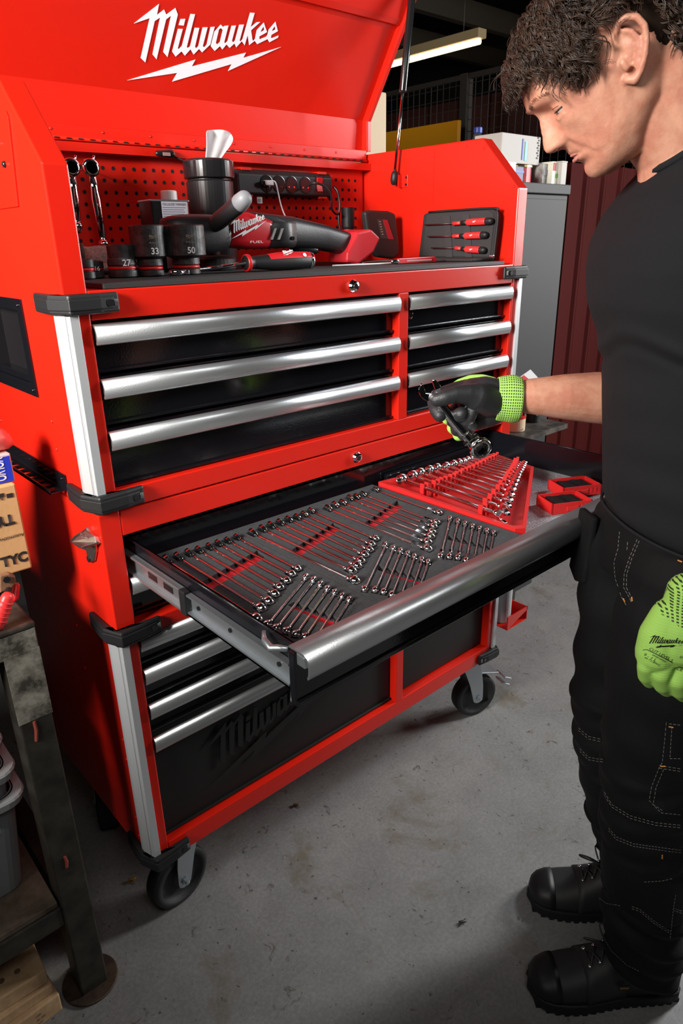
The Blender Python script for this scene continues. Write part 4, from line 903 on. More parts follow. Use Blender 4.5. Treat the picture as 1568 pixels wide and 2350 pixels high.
for f in range(3):
    t=empty('foam_tray',((xs[f]+xs[f+1])/2,-.2,FB),'charcoal foam inlay cut for chrome wrenches, %s one of three'%side[f],'foam tray','foam inlays in the open drawer')
    base=MB().box(xs[f]+.0008,xs[f+1]-.0008,YF+.006,.004,FB,FB+.028).build('red_base',FRED,t)
    top=MB().box(xs[f]+.0008,xs[f+1]-.0008,YF+.006,.004,FB+.0282,FZ).build('foam_top',FOAM,t)
    n=len(LONG[f]); cut=MB()
    for i,l in enumerate(LONG[f]):
        a=F(*l[:3],WZ);b=F(*l[3:],WZ); k=1.2-.045*i if f<2 else 1.1-.035*i
        if f==0 and i==0: a.x=max(a.x,xs[0]+.014)
        slot(cut,a,b,.0035,FZ-.0095,FZ+.02,0); d=(b-a).normalized()
        slot(cut,a-d*.014,a+d*.014,.0075,FZ-.0095,FZ+.02); slot(cut,b-d*.013,b+d*.012,.0075,FZ-.0095,FZ+.02)
        place_wrench(a,b,round(k,2),WZ-.004,'long chrome wrench in the %s foam inlay, %s from the left'%(side[f],ordw(i)),'long wrenches in the %s foam inlay'%side[f],flex=(f==2),roll=.35)
    for i,l in enumerate(SHORT[f]):
        a=F(*l[:3],WZ);b=F(*l[3:],WZ)
        if b.y<YF+.014: b.y=YF+.014
        d=(b-a).normalized()
        slot(cut,a,b,.003,FZ-.0095,FZ+.02,0); slot(cut,a-d*.010,a+d*.010,.006,FZ-.0095,FZ+.02); slot(cut,b-d*.010,b+d*.009,.006,FZ-.0095,FZ+.02)
        place_wrench(a,b,.80-.02*i,WZ-.003,'short chrome wrench, front row of the %s foam inlay, %s from left'%(side[f],ordw(i)),'short wrenches in the %s foam inlay'%side[f],kind='box',name='stubby_wrench',flex=(f==2),roll=.2)
    for wq in WIN[f]:
        q=[F(*c) for c in wq]; cut.prism([(p.x,p.y,FB+.0275) for p in q],(0,0,.06))
    boolean(top,cut.mesh())
# printed mark in foam front
text('foam_print','MAGNETIC',F('r',1310,905)+V((0,0,.0002)),(.9,.35,0),(-.35,.9,0),.007,mat('foam_dark',(.015,.015,.015),.9),bpy.data.objects['foam_tray'])
# red pick holder tray with wrench set
RZ=.952
t=empty('red_wrench_tray',(.85,-.15,ZBm),'red trapezoid plastic tray holding fifteen chrome wrenches in the open drawer','tray')
TP=mat('tray_red_plastic',(.60,.018,.018),.42,0,.2,200)
tc=[V((.664,.004,0)),V((1.036,-.044,0)),V((1.012,-.184,0)),V((.672,-.392,0)),V((.655,-.38,0))]
# liner mat under it
t2=empty('grey_drawer_liner',(.88,-.2,ZBm),'speckled grey liner under the red tray in the open drawer','mat')
LIN=mat('speckled_liner',(.55,.55,.57),.8,0,.4,900,var=.9,vscale=600,col2=(.10,.10,.11))
MB().box(.646,X1-.003,YF+.004,.022,ZBm+.0035,ZBm+.0075).build('liner_sheet',LIN,t2)
tb0=ZBm+.0085
def inset(pp,d):
    c=sum(pp,V())/len(pp); return [p+(c-p).normalized()*d for p in pp]
ins=inset(tc,.016); inb=inset(tc,.022)
m=MB(); R0=[V((p.x,p.y,tb0)) for p in tc]; R1=[V((p.x,p.y,RZ-.010)) for p in tc]; R1b=[p+(R1[i]-p)*1 for i,p in enumerate(R1)]
m.loft([R0,R1,[V((p.x,p.y,RZ-.010)) for p in ins],[V((p.x,p.y,tb0+.012)) for p in inb]],cap=False); m.bm.faces.new([m.bm.verts.new(V((p.x,p.y,tb0+.012))) for p in inb]); m.bm.faces.new([m.bm.verts.new(V((p.x,p.y,tb0))) for p in tc])
o=m.build('tray_shell',TP,t); 
LEFT=[(50,890),(110,870),(150,855),(200,840),(240,828),(290,820),(330,808),(360,800),(385,795),(405,785),(425,778),(445,772),(460,765),(480,760),(500,755)]
RGT=[(600,1090),(612,1050),(622,1018),(632,988),(642,958),(652,932),(662,910),(670,892),(678,876),(685,860),(692,847),(698,835),(703,824),(708,815),(713,805)]
CL=[(705,850),(780,825),(858,795),(930,770),(997,740),(1050,715),(1103,695),(1148,675),(1195,655),(1232,640),(1270,620),(1300,605),(1335,595),(1365,580),(1400,560)]
CRt=[(445,1050),(475,1012),(500,988),(522,960),(543,937),(562,912),(578,896),(592,877),(603,862),(615,848),(628,833),(637,820),(648,808),(658,796),(668,783)]
wz=RZ-.004
for i in range(15):
    a=F('t',*LEFT[i],wz); b=F('t',*RGT[i],wz); k=1.45-.055*i
    place_wrench(b,a,round(k,2),wz,'chrome ratchet wrench clipped in the red tray, %s from the front edge'%ordw(i),'wrenches in the red tray',name='ratchet_wrench',roll=.12)
    d=(b-a).normalized(); n=V((-d.y,d.x,0)).normalized()
    for (c_,rr) in ((F('u',*CL[i],RZ+.002),0),(F('t',*CRt[i],RZ+.002),0)):
        w_=.0055-.00016*i; h=.010
        # keep the clip on its wrench line
        u=((c_-a).dot(V((d.x,d.y,0)))); c=a+V((d.x,d.y,0))*u
        Mx=Matrix(((d.x,-d.y,0,c.x),(d.y,d.x,0,c.y),(0,0,1,0),(0,0,0,1)))
        m=MB(); m.box(-w_,w_,-.0085,-.0045,tb0+.012,RZ+.006,Mx); m.box(-w_,w_,.0045,.0085,tb0+.012,RZ+.006,Mx); m.box(-w_,w_,-.0045,.0045,RZ+.002,RZ+.006,Mx) if i%2==9 else None
        m.build('clip',TP,t,bevel=.0008)
# size ribs on the right rim
for i in range(13):
    u=(i+.5)/13.5; p=V((1.008,-.176,RZ-.0098)).lerp(V((.676,-.380,RZ-.0098)),u)
# bit set cases
def bitcase(c,ang,lab,parent_rot=0,lid=False):
    t=empty('bit_case',tuple(c),lab,'bit case','red bit cases in the drawer',rot=0)
    R=Matrix.Translation(c)@Matrix.Rotation(ang,4,'Z')
    w_,d_,h_=.098,.066,.024
    m=MB()
    for bx in ((-w_/2,w_/2,-d_/2,d_/2,0,.003),(-w_/2,w_/2,-d_/2,-d_/2+.003,.003,h_),(-w_/2,w_/2,d_/2-.003,d_/2,.003,h_),(-w_/2,-w_/2+.003,-d_/2,d_/2,.003,h_),(w_/2-.003,w_/2,-d_/2,d_/2,.003,h_)): m.box(*bx,R)
    sh=m.build('case_shell',TP,t)
    for x in (-.022,.012): MB().box(x,x+.014,-d_/2+.006,d_/2-.006,.003,.018,R).build('bit_holder',TP,t,bevel=.001)
    for x in (-.022,.012):
        for i in range(7):
            y=-d_/2+.011+i*.0075; p=R@V((x-.010,y,.019)); q=R@V((x+.022,y,.0185)); MB().tube([p,p.lerp(q,.35),p.lerp(q,.36),q],[.0026,.0026,.0016,.0016],6).build('screw_bit',mat('black_oxide_bit',(.04,.04,.045),.35,.7),t)
    MB().box(-.014,.014,-d_/2-.003,-d_/2,.006,.016,R).build('latch',TP,t,bevel=.001)
    m=MB()
    for i in range(3): m.box(.012+i*.010,.0165+i*.010,-d_/2-.0015,-d_/2,.008,.018,R)
    m.build('grip_ribs',TP,t)
    return t
zb_=ZBm+.008
bitcase(V((.905,-.335,zb_)),math.radians(-27),'red open bit case half nearest the drawer front with black bits')
bitcase(V((1.005,-.300,zb_+.003)),math.radians(-27),'red open bit case half nearest the right drawer side with black bits')
# gloss ridge mat at right side of drawer
t=empty('drawer_divider_plate',(1.0,.0,ZBm),'black glossy ribbed plate at the rear right of the open drawer','plate')
MB().box(.70,1.10,.010,.024,ZBm+.008,ZBm+.05).build('plate',BLK,t,bevel=.003)
# ------------------------------------------------------------------ workbench at the left
BX,BY,BZ=-.125,.02,.885
t=empty('steel_workbench',(-.7,.35,0),'worn dark steel workbench with round foot plates left of the red cabinet','workbench')
WS=mat('worn_steel',(.20,.16,.13),.42,.7,.6,30,var=.7,vscale=9,col2=(.06,.045,.038))
CHP=mat('chipped_paint_steel',(.34,.32,.27),.55,.2,.6,50,var=.9,vscale=22,col2=(.05,.045,.035))
OLV=mat('dark_olive_steel',(.055,.050,.038),.5,.4,.4,40,var=.6,vscale=12,col2=(.025,.022,.018))
MB().box(-1.4,BX,BY,.62,BZ-.012,BZ).build('bench_top',WS,t,bevel=.004)
MB().box(-1.4,BX-.001,BY+.002,BY+.010,BZ-.055,BZ-.012).build('apron',CHP,t,bevel=.002); MB().box(BX-.010,BX-.001,BY+.010,.62,BZ-.055,BZ-.012).build('apron',OLV,t,bevel=.002)
for lx,ly in ((BX-.058,BY+.002),(BX-.058,.56),(-1.38,BY+.002),(-1.38,.56)):
    lg=MB().box(lx,lx+.056,ly,ly+.056,.006,BZ-.05).build('leg',OLV,t,bevel=.003)
    MB().lathe([(.056,0),(.057,.002),(.057,.005),(.055,.006)],(lx+.028,ly+.028,0),n=36).build('foot_plate',mat('rusty_plate',(.10,.06,.04),.6,.3,.5,60,var=.6,vscale=20),lg)
    MB().box(lx-.001,lx+.057,ly-.0008,ly+.0005,.70,BZ-.05).build('worn_patch',CHP,lg)
MB().box(-1.33,BX-.058,BY+.006,BY+.046,.215,.262).build('front_beam',OLV,t,bevel=.003); MB().box(BX-.052,BX-.012,BY+.058,.56,.215,.262).build('side_beam',OLV,t,bevel=.003)
MB().box(-1.33,BX-.062,BY+.012,.58,.263,.275).build('lower_shelf',mat('rusty_shelf',(.16,.12,.085),.6,.2,.5,40,var=.6,vscale=10,col2=(.07,.05,.035)),t,bevel=.001)
def mark(par,px,py0,py1,yy):
    a=at(px,py0,1,yy);b=at(px+5,py1,1,yy); MB().tube([a,(a+b)/2+V((.002,0,0)),b],[.003,.0035,.003],6).build('red_chalk_mark',mat('chalk_red',(.22,.035,.02),.8),par)
mark(t,78,1655,1700,BY+.002); mark(t,148,1965,1990,BY+.002)
# nesting plastic bins on the lower shelf
BIN=mat('bin_grey',(.20,.22,.225),.5,0,.2,80); RIM=mat('bin_rim_grey',(.42,.44,.45),.45)
def rrect(x0,x1,y0,y1,z,r,n=5):
    out=[]
    for cx,cy,a0 in ((x1-r,y1-r,0),(x0+r,y1-r,90),(x0+r,y0+r,180),(x1-r,y0+r,270)):
        for k in range(n+1):
            a=math.radians(a0+90*k/n); out.append(V((cx+r*math.cos(a),cy+r*math.sin(a),z)))
    return out
def bin_(z0_,xr,h,lab,y0=.085):
    t=empty('storage_bin',(xr-.17,y0+.1,z0_),lab,'bin','nested grey bins under the bench')
    x0,x1,y1=xr-.36,xr,y0+.28
    o=lambda d,z,r:rrect(x0+d,x1-d,y0+d,y1-d,z,r)
    MB().loft([o(.032,z0_,.03),o(.012,z0_+h,.03),o(.016,z0_+h,.03),o(.036,z0_+.006,.03)],cap=False).build('bin_body',BIN,t,sm=False)
    MB().loft([o(.034,z0_+.002,.03),o(.034,z0_+.007,.03)]).build('bin_base',BIN,t)
    MB().loft([o(.013,z0_+h-.022,.03),o(.0,z0_+h-.020,.034),o(-.004,z0_+h-.004,.036),o(-.002,z0_+h,.036),o(.014,z0_+h,.03)],cap=False).build('rim',RIM,t,sm=False)
    for x in (x1-.06,x1-.14): MB().box(x,x+.004,y0-.002,y0+.02,z0_+h-.06,z0_+h-.02).build('rib',BIN,t)
bz_=.277
bin_(bz_,-.185,.235,'grey plastic bin standing on the lower bench shelf, bottom of the nested stack')
bin_(bz_+.06,-.190,.235,'grey plastic bin, middle of the nested stack under the bench')
bin_(bz_+.125,-.200,.235,'grey plastic bin, topmost of the nested stack under the bench')
# timber offcuts on the floor
def block(x1,y0,z0_,h,w,d,lab,rot,txt=None,hole=False):
    t=empty('wood_block',(x1,y0,z0_),lab,'wood block','timber offcuts beside the bench leg',rot=0)
    R=Matrix.Translation((x1,y0,z0_))@Matrix.Rotation(rot,4,'Z')
    MB().box(-w,0,0,d,.0005,h,R).build('block_body',WOOD,t,bevel=.003)
    if txt:
        ux=(R.to_3x3()@V((1,0,0)))
        for i,s in enumerate(txt): text('stamp',s,R@V((-.050,-.0006,h*.62-i*.011)),ux,(0,0,1),.006,mat('stamp_brown',(.09,.06,.04),.8),t)
    if hole:
        for x in (-.075,-.045): MB().lathe([(.006,0),(.006,.0006)],R@V((x,.035,h)),(0,0,1),14).build('nail_hole',mat('hole_brown',(.12,.07,.04),.9),t)
    return t
block(-.222,.030,0,.048,.25,.10,'pale timber offcut with stamped letters, bottom one of the stack by the bench foot',.05,['UK','IE MI','HT'])
block(-.228,.040,.0485,.026,.25,.09,'thin timber offcut in the middle of the stack by the bench foot',.02)
block(-.232,.046,.0755,.036,.25,.085,'pale timber offcut with two nail holes, top one of the stack by the bench foot',-.03,None,True)
# cartons on the bench
fy=.12; bzx=at(75,1303,1,fy)
t=empty('support_batten',(-.22,fy+.1,BZ),'dark batten on the bench under the brown carton','batten')
MB().box(-.36,-.115,fy+.045,fy+.12,BZ+.0005,bzx.z-.001).build('batten_body',STL,t,bevel=.002)
t=empty('parts_carton',(-.24,fy+.1,bzx.z),'brown parts carton with upside-down black lettering on the bench','box')
rx=bzx.x; tz=at(36,1109,1,fy).z
MB().box(rx-.30,rx,fy,fy+.16,bzx.z,tz).build('carton_body',CARD,t,bevel=.003)
def up_text(s,px,py,h,w_=None,bold=.03,rz=0):
    q=at(px,py,1,fy-.0008); ux=V((-math.cos(rz),0,-math.sin(rz))); uy=V((math.sin(rz),0,-math.cos(rz)))
    # upside down lettering: normal must still face -y
    n=ux.cross(uy)
    if n.y>0: uy=-uy; n=-n
    return text('lettering',s,q,ux,uy,h,PEN,t,bold=bold,width=w_)
def txt(s,px,py,h,rz,bold=0,width=None):
    q=at(px,py,1,fy-.0008); ux=V((math.cos(rz),0,math.sin(rz))); uy=V((-math.sin(rz),0,math.cos(rz)))
    return text('lettering',s,q,ux,uy,h,PEN,t,bold=bold,width=width)
txt('TYC',5,1302,.017,.0,.05,.045); txt('TYC',30,1180,.017,math.pi,.05,.045)
txt('Automotive La',55,1222,.006,math.pi+.0,.01); txt('Automotive La',8,1140,.006,math.pi+.0,.01)
MB().box(rx-.035,rx-.022,fy-.001,fy,tz-.018,tz-.012).build('print_mark',PEN,t); MB().box(rx-.018,rx-.008,fy-.001,fy,tz-.022,tz-.015).build('print_mark',PEN,t)
# blue carton
b0=at(0,1112,1,fy+.01);b1=at(38,1108,1,fy+.01); bt=at(26,1040,1,fy+.01)
t=empty('blue_parts_carton',(b1.x-.1,fy+.06,tz),'blue and white parts carton with white lettering on top of the brown carton','box')
MB().box(b1.x-.20,b1.x,fy+.012,fy+.11,tz+.0005,bt.z).build('carton_body',mat('pale_card_side',(.55,.45,.42),.7),t,bevel=.002)
MB().box(b1.x-.20,b1.x-.003,fy+.0108,fy+.012,tz+.002,bt.z-.004).build('blue_face',mat('carton_blue',(.015,.04,.50),.45),t)
text('lettering','VOLVO',V((b1.x-.030,fy+.0104,bt.z-.004)),(.0,0,-1),(1,0,0),.016,WTX,t,bold=.02,width=.040)
text('small_lettering','G 5.',V((b1.x-.052,fy+.0104,bt.z-.014)),(1,0,0),(0,0,1),.006,WTX,t)
# pink plastic bag bundle
q=at(0,1005,1,fy+.03)
m=MB(); m.sph((q.x-.03,fy+.05,q.z-.004),.045,(1.15,.8,.60),20); me=m.mesh(); noisy(me,.010,30); 
for v in me.vertices: v.co.z=max(v.co.z,bt.z+.001)
t=empty('plastic_bundle',(q.x-.03,fy+.05,bt.z),'crumpled translucent pink plastic bundle on the blue carton','bundle')
link('plastic_film',me,mat('pink_film',(.75,.22,.20),.22,0,.6,50),t,sm=True)
m=MB(); m.sph((q.x-.07,fy+.06,q.z+.006),.03,(1.1,.7,.5),14); me=m.mesh(); noisy(me,.008,40); link('film_knot',me,MATS['pink_film'],t,sm=True)
# strap wrench / clamp with red grip on the bench edge
t=empty('bar_clamp',(-.17,.04,BZ),'clamp with brown jaw and red rubber grip lying on the bench edge','clamp')
yc=.055
jp=[at(0,1322,1,yc),at(22,1316,1,yc),at(36,1322,1,yc),at(38,1336,1,yc),at(28,1350,1,yc),at(0,1362,1,yc)]
jp=[V((p.x,p.y,max(p.z,BZ+.004))) for p in jp]
MB().prism(jp,(0,.012,0)).build('jaw',mat('clamp_tan',(.38,.2,.11),.45,.3,.2,60,var=.4,vscale=20),t,bevel=.002)
h=at(15,1330,1,yc-.001); MB().lathe([(.006,0),(.006,.002)],h,(0,-1,0),6).build('bolt',BPG,t)
MB().chain([at(38,1345,1,yc+.01),at(34,1372,1,yc)],[.006,.006],10).build('red_neck',REDB,t,sm=True)
a=at(16,1372,1,.028); b=at(-8,1425,1,.028); a.z=max(a.z,BZ+.013); b.z=BZ+.012
MB().chain([a,a.lerp(b,.5),b],[.010,.012,.011],14).build('red_grip',mat('grip_red_bright',(.70,.03,.03),.4,0,.3,120),t,sm=True)
for k in range(5):
    p=a.lerp(b,.15+.17*k); MB().lathe([(.0118,-.0012),(.0128,0),(.0118,.0012)],p,(b-a),16).build('grip_ring',MATS['grip_red_bright'],t,sm=True)
MB().chain([a+V((.012,.03,.0)),a],[.005,.008],10).build('black_socket',BPL,t,sm=True)
# litter on the floor
for i,(px,py,nm,lab,mm) in enumerate(((680,1850,'dry_leaf','small dry brown leaf scrap under the cabinet edge',mat('leaf_brown',(.10,.05,.02),.7)),(1062,2120,'metal_shaving','tiny dark shaving on the open floor',STL),(303,2023,'amber_clip','small amber plastic clip beside the front left wheel',mat('amber',(.35,.15,.01),.2)))):
    q=at(px,py,2,0); t=empty(nm,tuple(q),lab,'litter')
    MB().tube([(q.x-.012,q.y,.002),(q.x-.004,q.y+.006,.004),(q.x+.006,q.y-.002,.005),(q.x+.014,q.y+.004,.002)],[.001,.003,.0035,.0008],6).build('scrap',mm,t,sm=True)
    if i!=1: MB().tube([(q.x,q.y,.003),(q.x+.004,q.y-.012,.002)],[.0015,.0008],5).build('stalk',mm,t)
# ------------------------------------------------------------------ the man
SKIN=mat('skin',(.60,.30,.20),.50,0,.45,260,var=.22,vscale=26,col2=(.50,.20,.13),bdist=.0006)
b=SKIN.node_tree.nodes['Principled BSDF']; b.inputs['Subsurface Weight'].default_value=.12; b.inputs['Subsurface Radius'].default_value=(.012,.004,.002); b.inputs['Subsurface Scale'].default_value=.5
SHIRT=mat('black_jersey',(.011,.0115,.0135),.85,0,.4,700,spec=.2); TRS=mat('black_canvas',(.0028,.0030,.0034),.8,0,.5,500,spec=.25)
HAIRM=mat('dark_brown_hair',(.060,.032,.020),.42,0,0,1,var=.5,vscale=30,col2=(.025,.014,.010))
man=empty('person',tuple(sg(1.0,0,0)),'man in black clothes and green gloves looking down at the open drawer','person')
TH=math.radians(36); YAW=math.radians(9)
fe=ES*-math.cos(YAW)+EN*math.sin(YAW)   # horizontal facing direction
Lv=-(EZ.cross(fe)); Lv=EZ.cross(fe)
if Lv.dot(EN)>0: Lv=-Lv
Fv=fe*math.cos(TH)-EZ*math.sin(TH); Uv=fe*math.sin(TH)+EZ*math.cos(TH)
HO=sg(.79,0,1.665)
def H(f,u,y): return HO+Fv*f+Uv*u+Lv*y
def interp(tab,x):
    if x<=tab[0][0]: return tab[0][1]
    for (a,va),(b_,vb) in zip(tab,tab[1:]):
        if x<=b_:
            u=(x-a)/(b_-a); return va+(vb-va)*u
    return tab[-1][1]
def sm_(tab,x,h=.003): return (interp(tab,x-h)+2*interp(tab,x)+interp(tab,x+h))/4
FRONT=[(-.099,.062),(-.095,.080),(-.090,.088),(-.084,.092),(-.076,.0925),(-.068,.0895),(-.062,.090),(-.057,.0955),(-.0525,.0965),(-.0495,.0925),(-.047,.0965),(-.043,.0985),(-.036,.0985),(-.028,.099),(.0,.098),(.018,.102),(.026,.108),(.036,.1155),(.045,.1145),(.061,.112),(.082,.105),(.102,.090),(.118,.066),(.128,.035),(.133,.0)]
NOSE=[(-.034,0),(-.0315,.006),(-.029,.0165),(-.024,.0235),(-.017,.0245),(-.006,.0205),(.004,.0165),(.014,.010),(.022,.004),(.030,0)]
BACK=[(-.099,.02),(-.07,-.012),(-.05,-.045),(-.02,-.078),(.02,-.094),(.06,-.094),(.09,-.078),(.115,-.045),(.128,-.012),(.133,-.002)]
WID=[(-.099,.020),(-.094,.030),(-.085,.040),(-.07,.051),(-.05,.060),(-.02,.067),(.0,.0715),(.03,.074),(.06,.075),(.085,.069),(.105,.054),(.12,.034),(.13,.012),(.133,.002)]
def g2(x,s): return math.exp(-(x/s)**2)
CREASE=[([(.100,-.018),(.094,-.041),(.083,-.062),(.083,-.080)],.0014,.0024),([(.073,-.037),(.069,-.061),(.074,-.084)],.0010,.0024),([(.049,-.049),(.057,-.068),(.068,-.084)],.0012,.0028),([(.018,-.023),(.027,-.040),(.042,-.060)],.0010,.0022)]
def segd(x,y,x0,y0,x1,y1):
    dx_,dy_=x1-x0,y1-y0; t_=max(0,min(1,((x-x0)*dx_+(y-y0)*dy_)/(dx_*dx_+dy_*dy_))); return math.hypot(x-x0-dx_*t_,y-y0-dy_*t_)
NU,NA=110,128
rings=[]
for i in range(NU+1):
    u=-.099+.232*i/NU; ff=sm_(FRONT,u,.0022);bb=sm_(BACK,u,.006);fs_=sum(interp(FRONT,u+k_*.0035)*(8-abs(k_)) for k_ in range(-7,8))/64;w_=sm_(WID,u,.004); kc=max(0,min(1,(u+.095)/.06)); kc=kc*kc*(3-2*kc); c=((ff*.30+bb*.70)*.5+.012)*kc+ff*.38*(1-kc)
    ring=[]
    for k in range(NA):
        a=2*math.pi*k/NA; cs,sn=math.cos(a),math.sin(a)
        e=2.25 if cs>0 else 2.0
        X=math.copysign(abs(cs)**(2/e),cs);Y=math.copysign(abs(sn)**(2/e),sn)
        y=w_*Y; ay=abs(y); f=c+(fs_-c)*X+(ff-fs_)*math.exp(-(ay/.027)**2) if X>0 else c+(c-bb)*X
        if X>0:
            # taper of the face towards front
            n=sm_(NOSE,u,.0015); wn=.0085+.006*g2(u+.020,.012)+.004*g2(u+.026,.006)
            f+=n*math.exp(-(ay/wn)**2.4)
            f+=.0065*g2(ay-.0165,.0065)*g2(u+.021,.0075)                 # nostril wings
            f-=.0085*g2(ay-.030,.0145)*g2(u-.014,.0110)                 # eye sockets
            f-=.004*g2(ay-.016,.007)*g2(u-.016,.012)
            if ay>.0165: f-=.0024*g2(math.hypot(ay-.0165,u+.021)-.0098,.0016)
            f+=.0040*g2(ay-.030,.020)*g2(u-.0345,.008)                  # brow ridge
            f+=.0050*g2(ay-.044,.014)*g2(u+.006,.014)                   # cheekbones
            f-=.0045*g2(ay-.040,.012)*g2(u+.045,.020)                   # hollow cheek
            fold=.020+ (-.022-u)*.42
            if -.062<u<-.016: f-=.0022*g2(ay-fold,.0030); f+=.002*g2(ay-fold-.007,.006)
            f-=.0020*g2(u+.0505,.0016)*(1 if ay<.024 else math.exp(-((ay-.024)/.003)**2))   # mouth line
            f+=.0022*g2(u+.055,.0035)*g2(ay,.017)
            f-=.0015*g2(ay,.003)*g2(u+.038,.006)                         # philtrum
            f-=.0032*g2(u+.0655,.005)*g2(ay,.022)
            f-=.0018*g2(u-.0560,.0018)*g2(ay,.04); f-=.0012*g2(u-.068,.0018)*g2(ay,.04)
            f-=.0012*g2(u-.0285,.0025)*g2(ay,.004)
            # jaw creases
            for cl,dp,wd_ in CREASE:
                dd=min(segd(f,u,*a_,*b_) for a_,b_ in zip(cl,cl[1:]))
                if dd<.012: k_=-dp*g2(dd,wd_)+dp*.45*g2(dd-.0045,.003); y+=math.copysign(k_,y); f+=k_*.4
        ring.append(H(f,u,y))
    rings.append(ring)
hd=MB(); hd.loft(rings); head_me=hd.mesh()
# ears
def ear(sd):
    m=MB(); O=lambda f,u,y:H(f,u,sd*y)
    base=.0715
    out=[(.012,-.014,.0),(.006,-.020,.004),(-.002,-.016,.008),(-.012,-.006,.013),(-.021,.008,.017),(-.0255,.022,.019),(-.023,.036,.019),(-.014,.044,.017),(-.003,.044,.013),(.004,.036,.009),(.006,.026,.005),(.001,.020,.003)]
    m.chain([O(f,u,base+y) for f,u,y in out],[.0052,.0058,.0050,.0042,.0040,.0042,.0042,.0042,.0042,.0038,.0034,.003],12)
    anti=[(-.003,-.008,.006),(-.011,.004,.010),(-.015,.016,.012),(-.013,.027,.012),(-.007,.034,.011)]
    m.chain([O(f,u,base+y) for f,u,y in anti],[.0045,.0042,.004,.0038,.003],10)
    m.chain([O(.008,-.002,base+.004),O(.009,.006,base+.005)],[.0045,.004],10)
    m.chain([O(-.004,.004,base-.004),O(-.010,.018,base-.001),O(-.008,.030,base+.0)],[.012,.013,.010],12)
    return m
m=MB()
for s_ in (1,-1):
    m.sph(H(.0805,.0150,s_*.0315),.0128,n=24); m.chain([H(.0925,.005,s_*.022),H(.0925,.001,s_*.032),H(.0865,.003,s_*.042)],[.0022,.0026,.0022],10)
    e=ear(s_); me=e.mesh(); m.bm.from_mesh(me)
m.bm.from_mesh(head_me)
# neck, shoulders, torso core and arms join the head in one surface
nk=lambda s,g,z:sg(s,g,z)
m.chain([H(-.035,.0,0),H(-.055,-.045,0),sg(.895,0,1.60),sg(.93,0,1.535)],[.060,.059,.062,.075],24)
m.chain([H(-.005,-.045,.0),sg(.884,0,1.575),sg(.905,0,1.52)],[.046,.055,.062],24)
for s_ in (-1,1): m.chain([H(-.035,-.02,-s_*.045),sg(.865,s_*.034,1.585),sg(.862,s_*.020,1.54)],[.014,.012,.011],10)   # neck tendons
m.chain([sg(.93,0,1.53),sg(.93,0,1.40),sg(.955,0,1.2),sg(.985,0,1.0)],[.075,.085,.085,.085],20)
ARM_R=[sg(.93,.02,1.49),sg(.93,.175,1.475),sg(.965,.205,1.33),sg(.965,.165,1.205),sg(.905,.150,1.193),sg(.86,.140,1.198),sg(.80,.130,1.203),sg(.740,.124,1.206),sg(.70,.121,1.204)]
m.chain(ARM_R,[.06,.058,.050,.046,.047,.045,.039,.0305,.022],24)
ARM_L=[sg(.93,-.02,1.49),sg(.95,-.185,1.47),sg(1.02,-.235,1.32),sg(1.06,-.262,1.205),sg(1.0,-.272,1.15),sg(.93,-.277,1.09),sg(.892,-.279,1.05)]
m.chain(ARM_L,[.06,.057,.048,.042,.041,.034,.029],24)
body_me=remesh(m.mesh(),.0021,3,.5)
body=link('body',body_me,SKIN,man)
hbvh=BVHTree.FromPolygons([v.co for v in head_me.vertices],[p.vertices[:] for p in head_me.polygons])
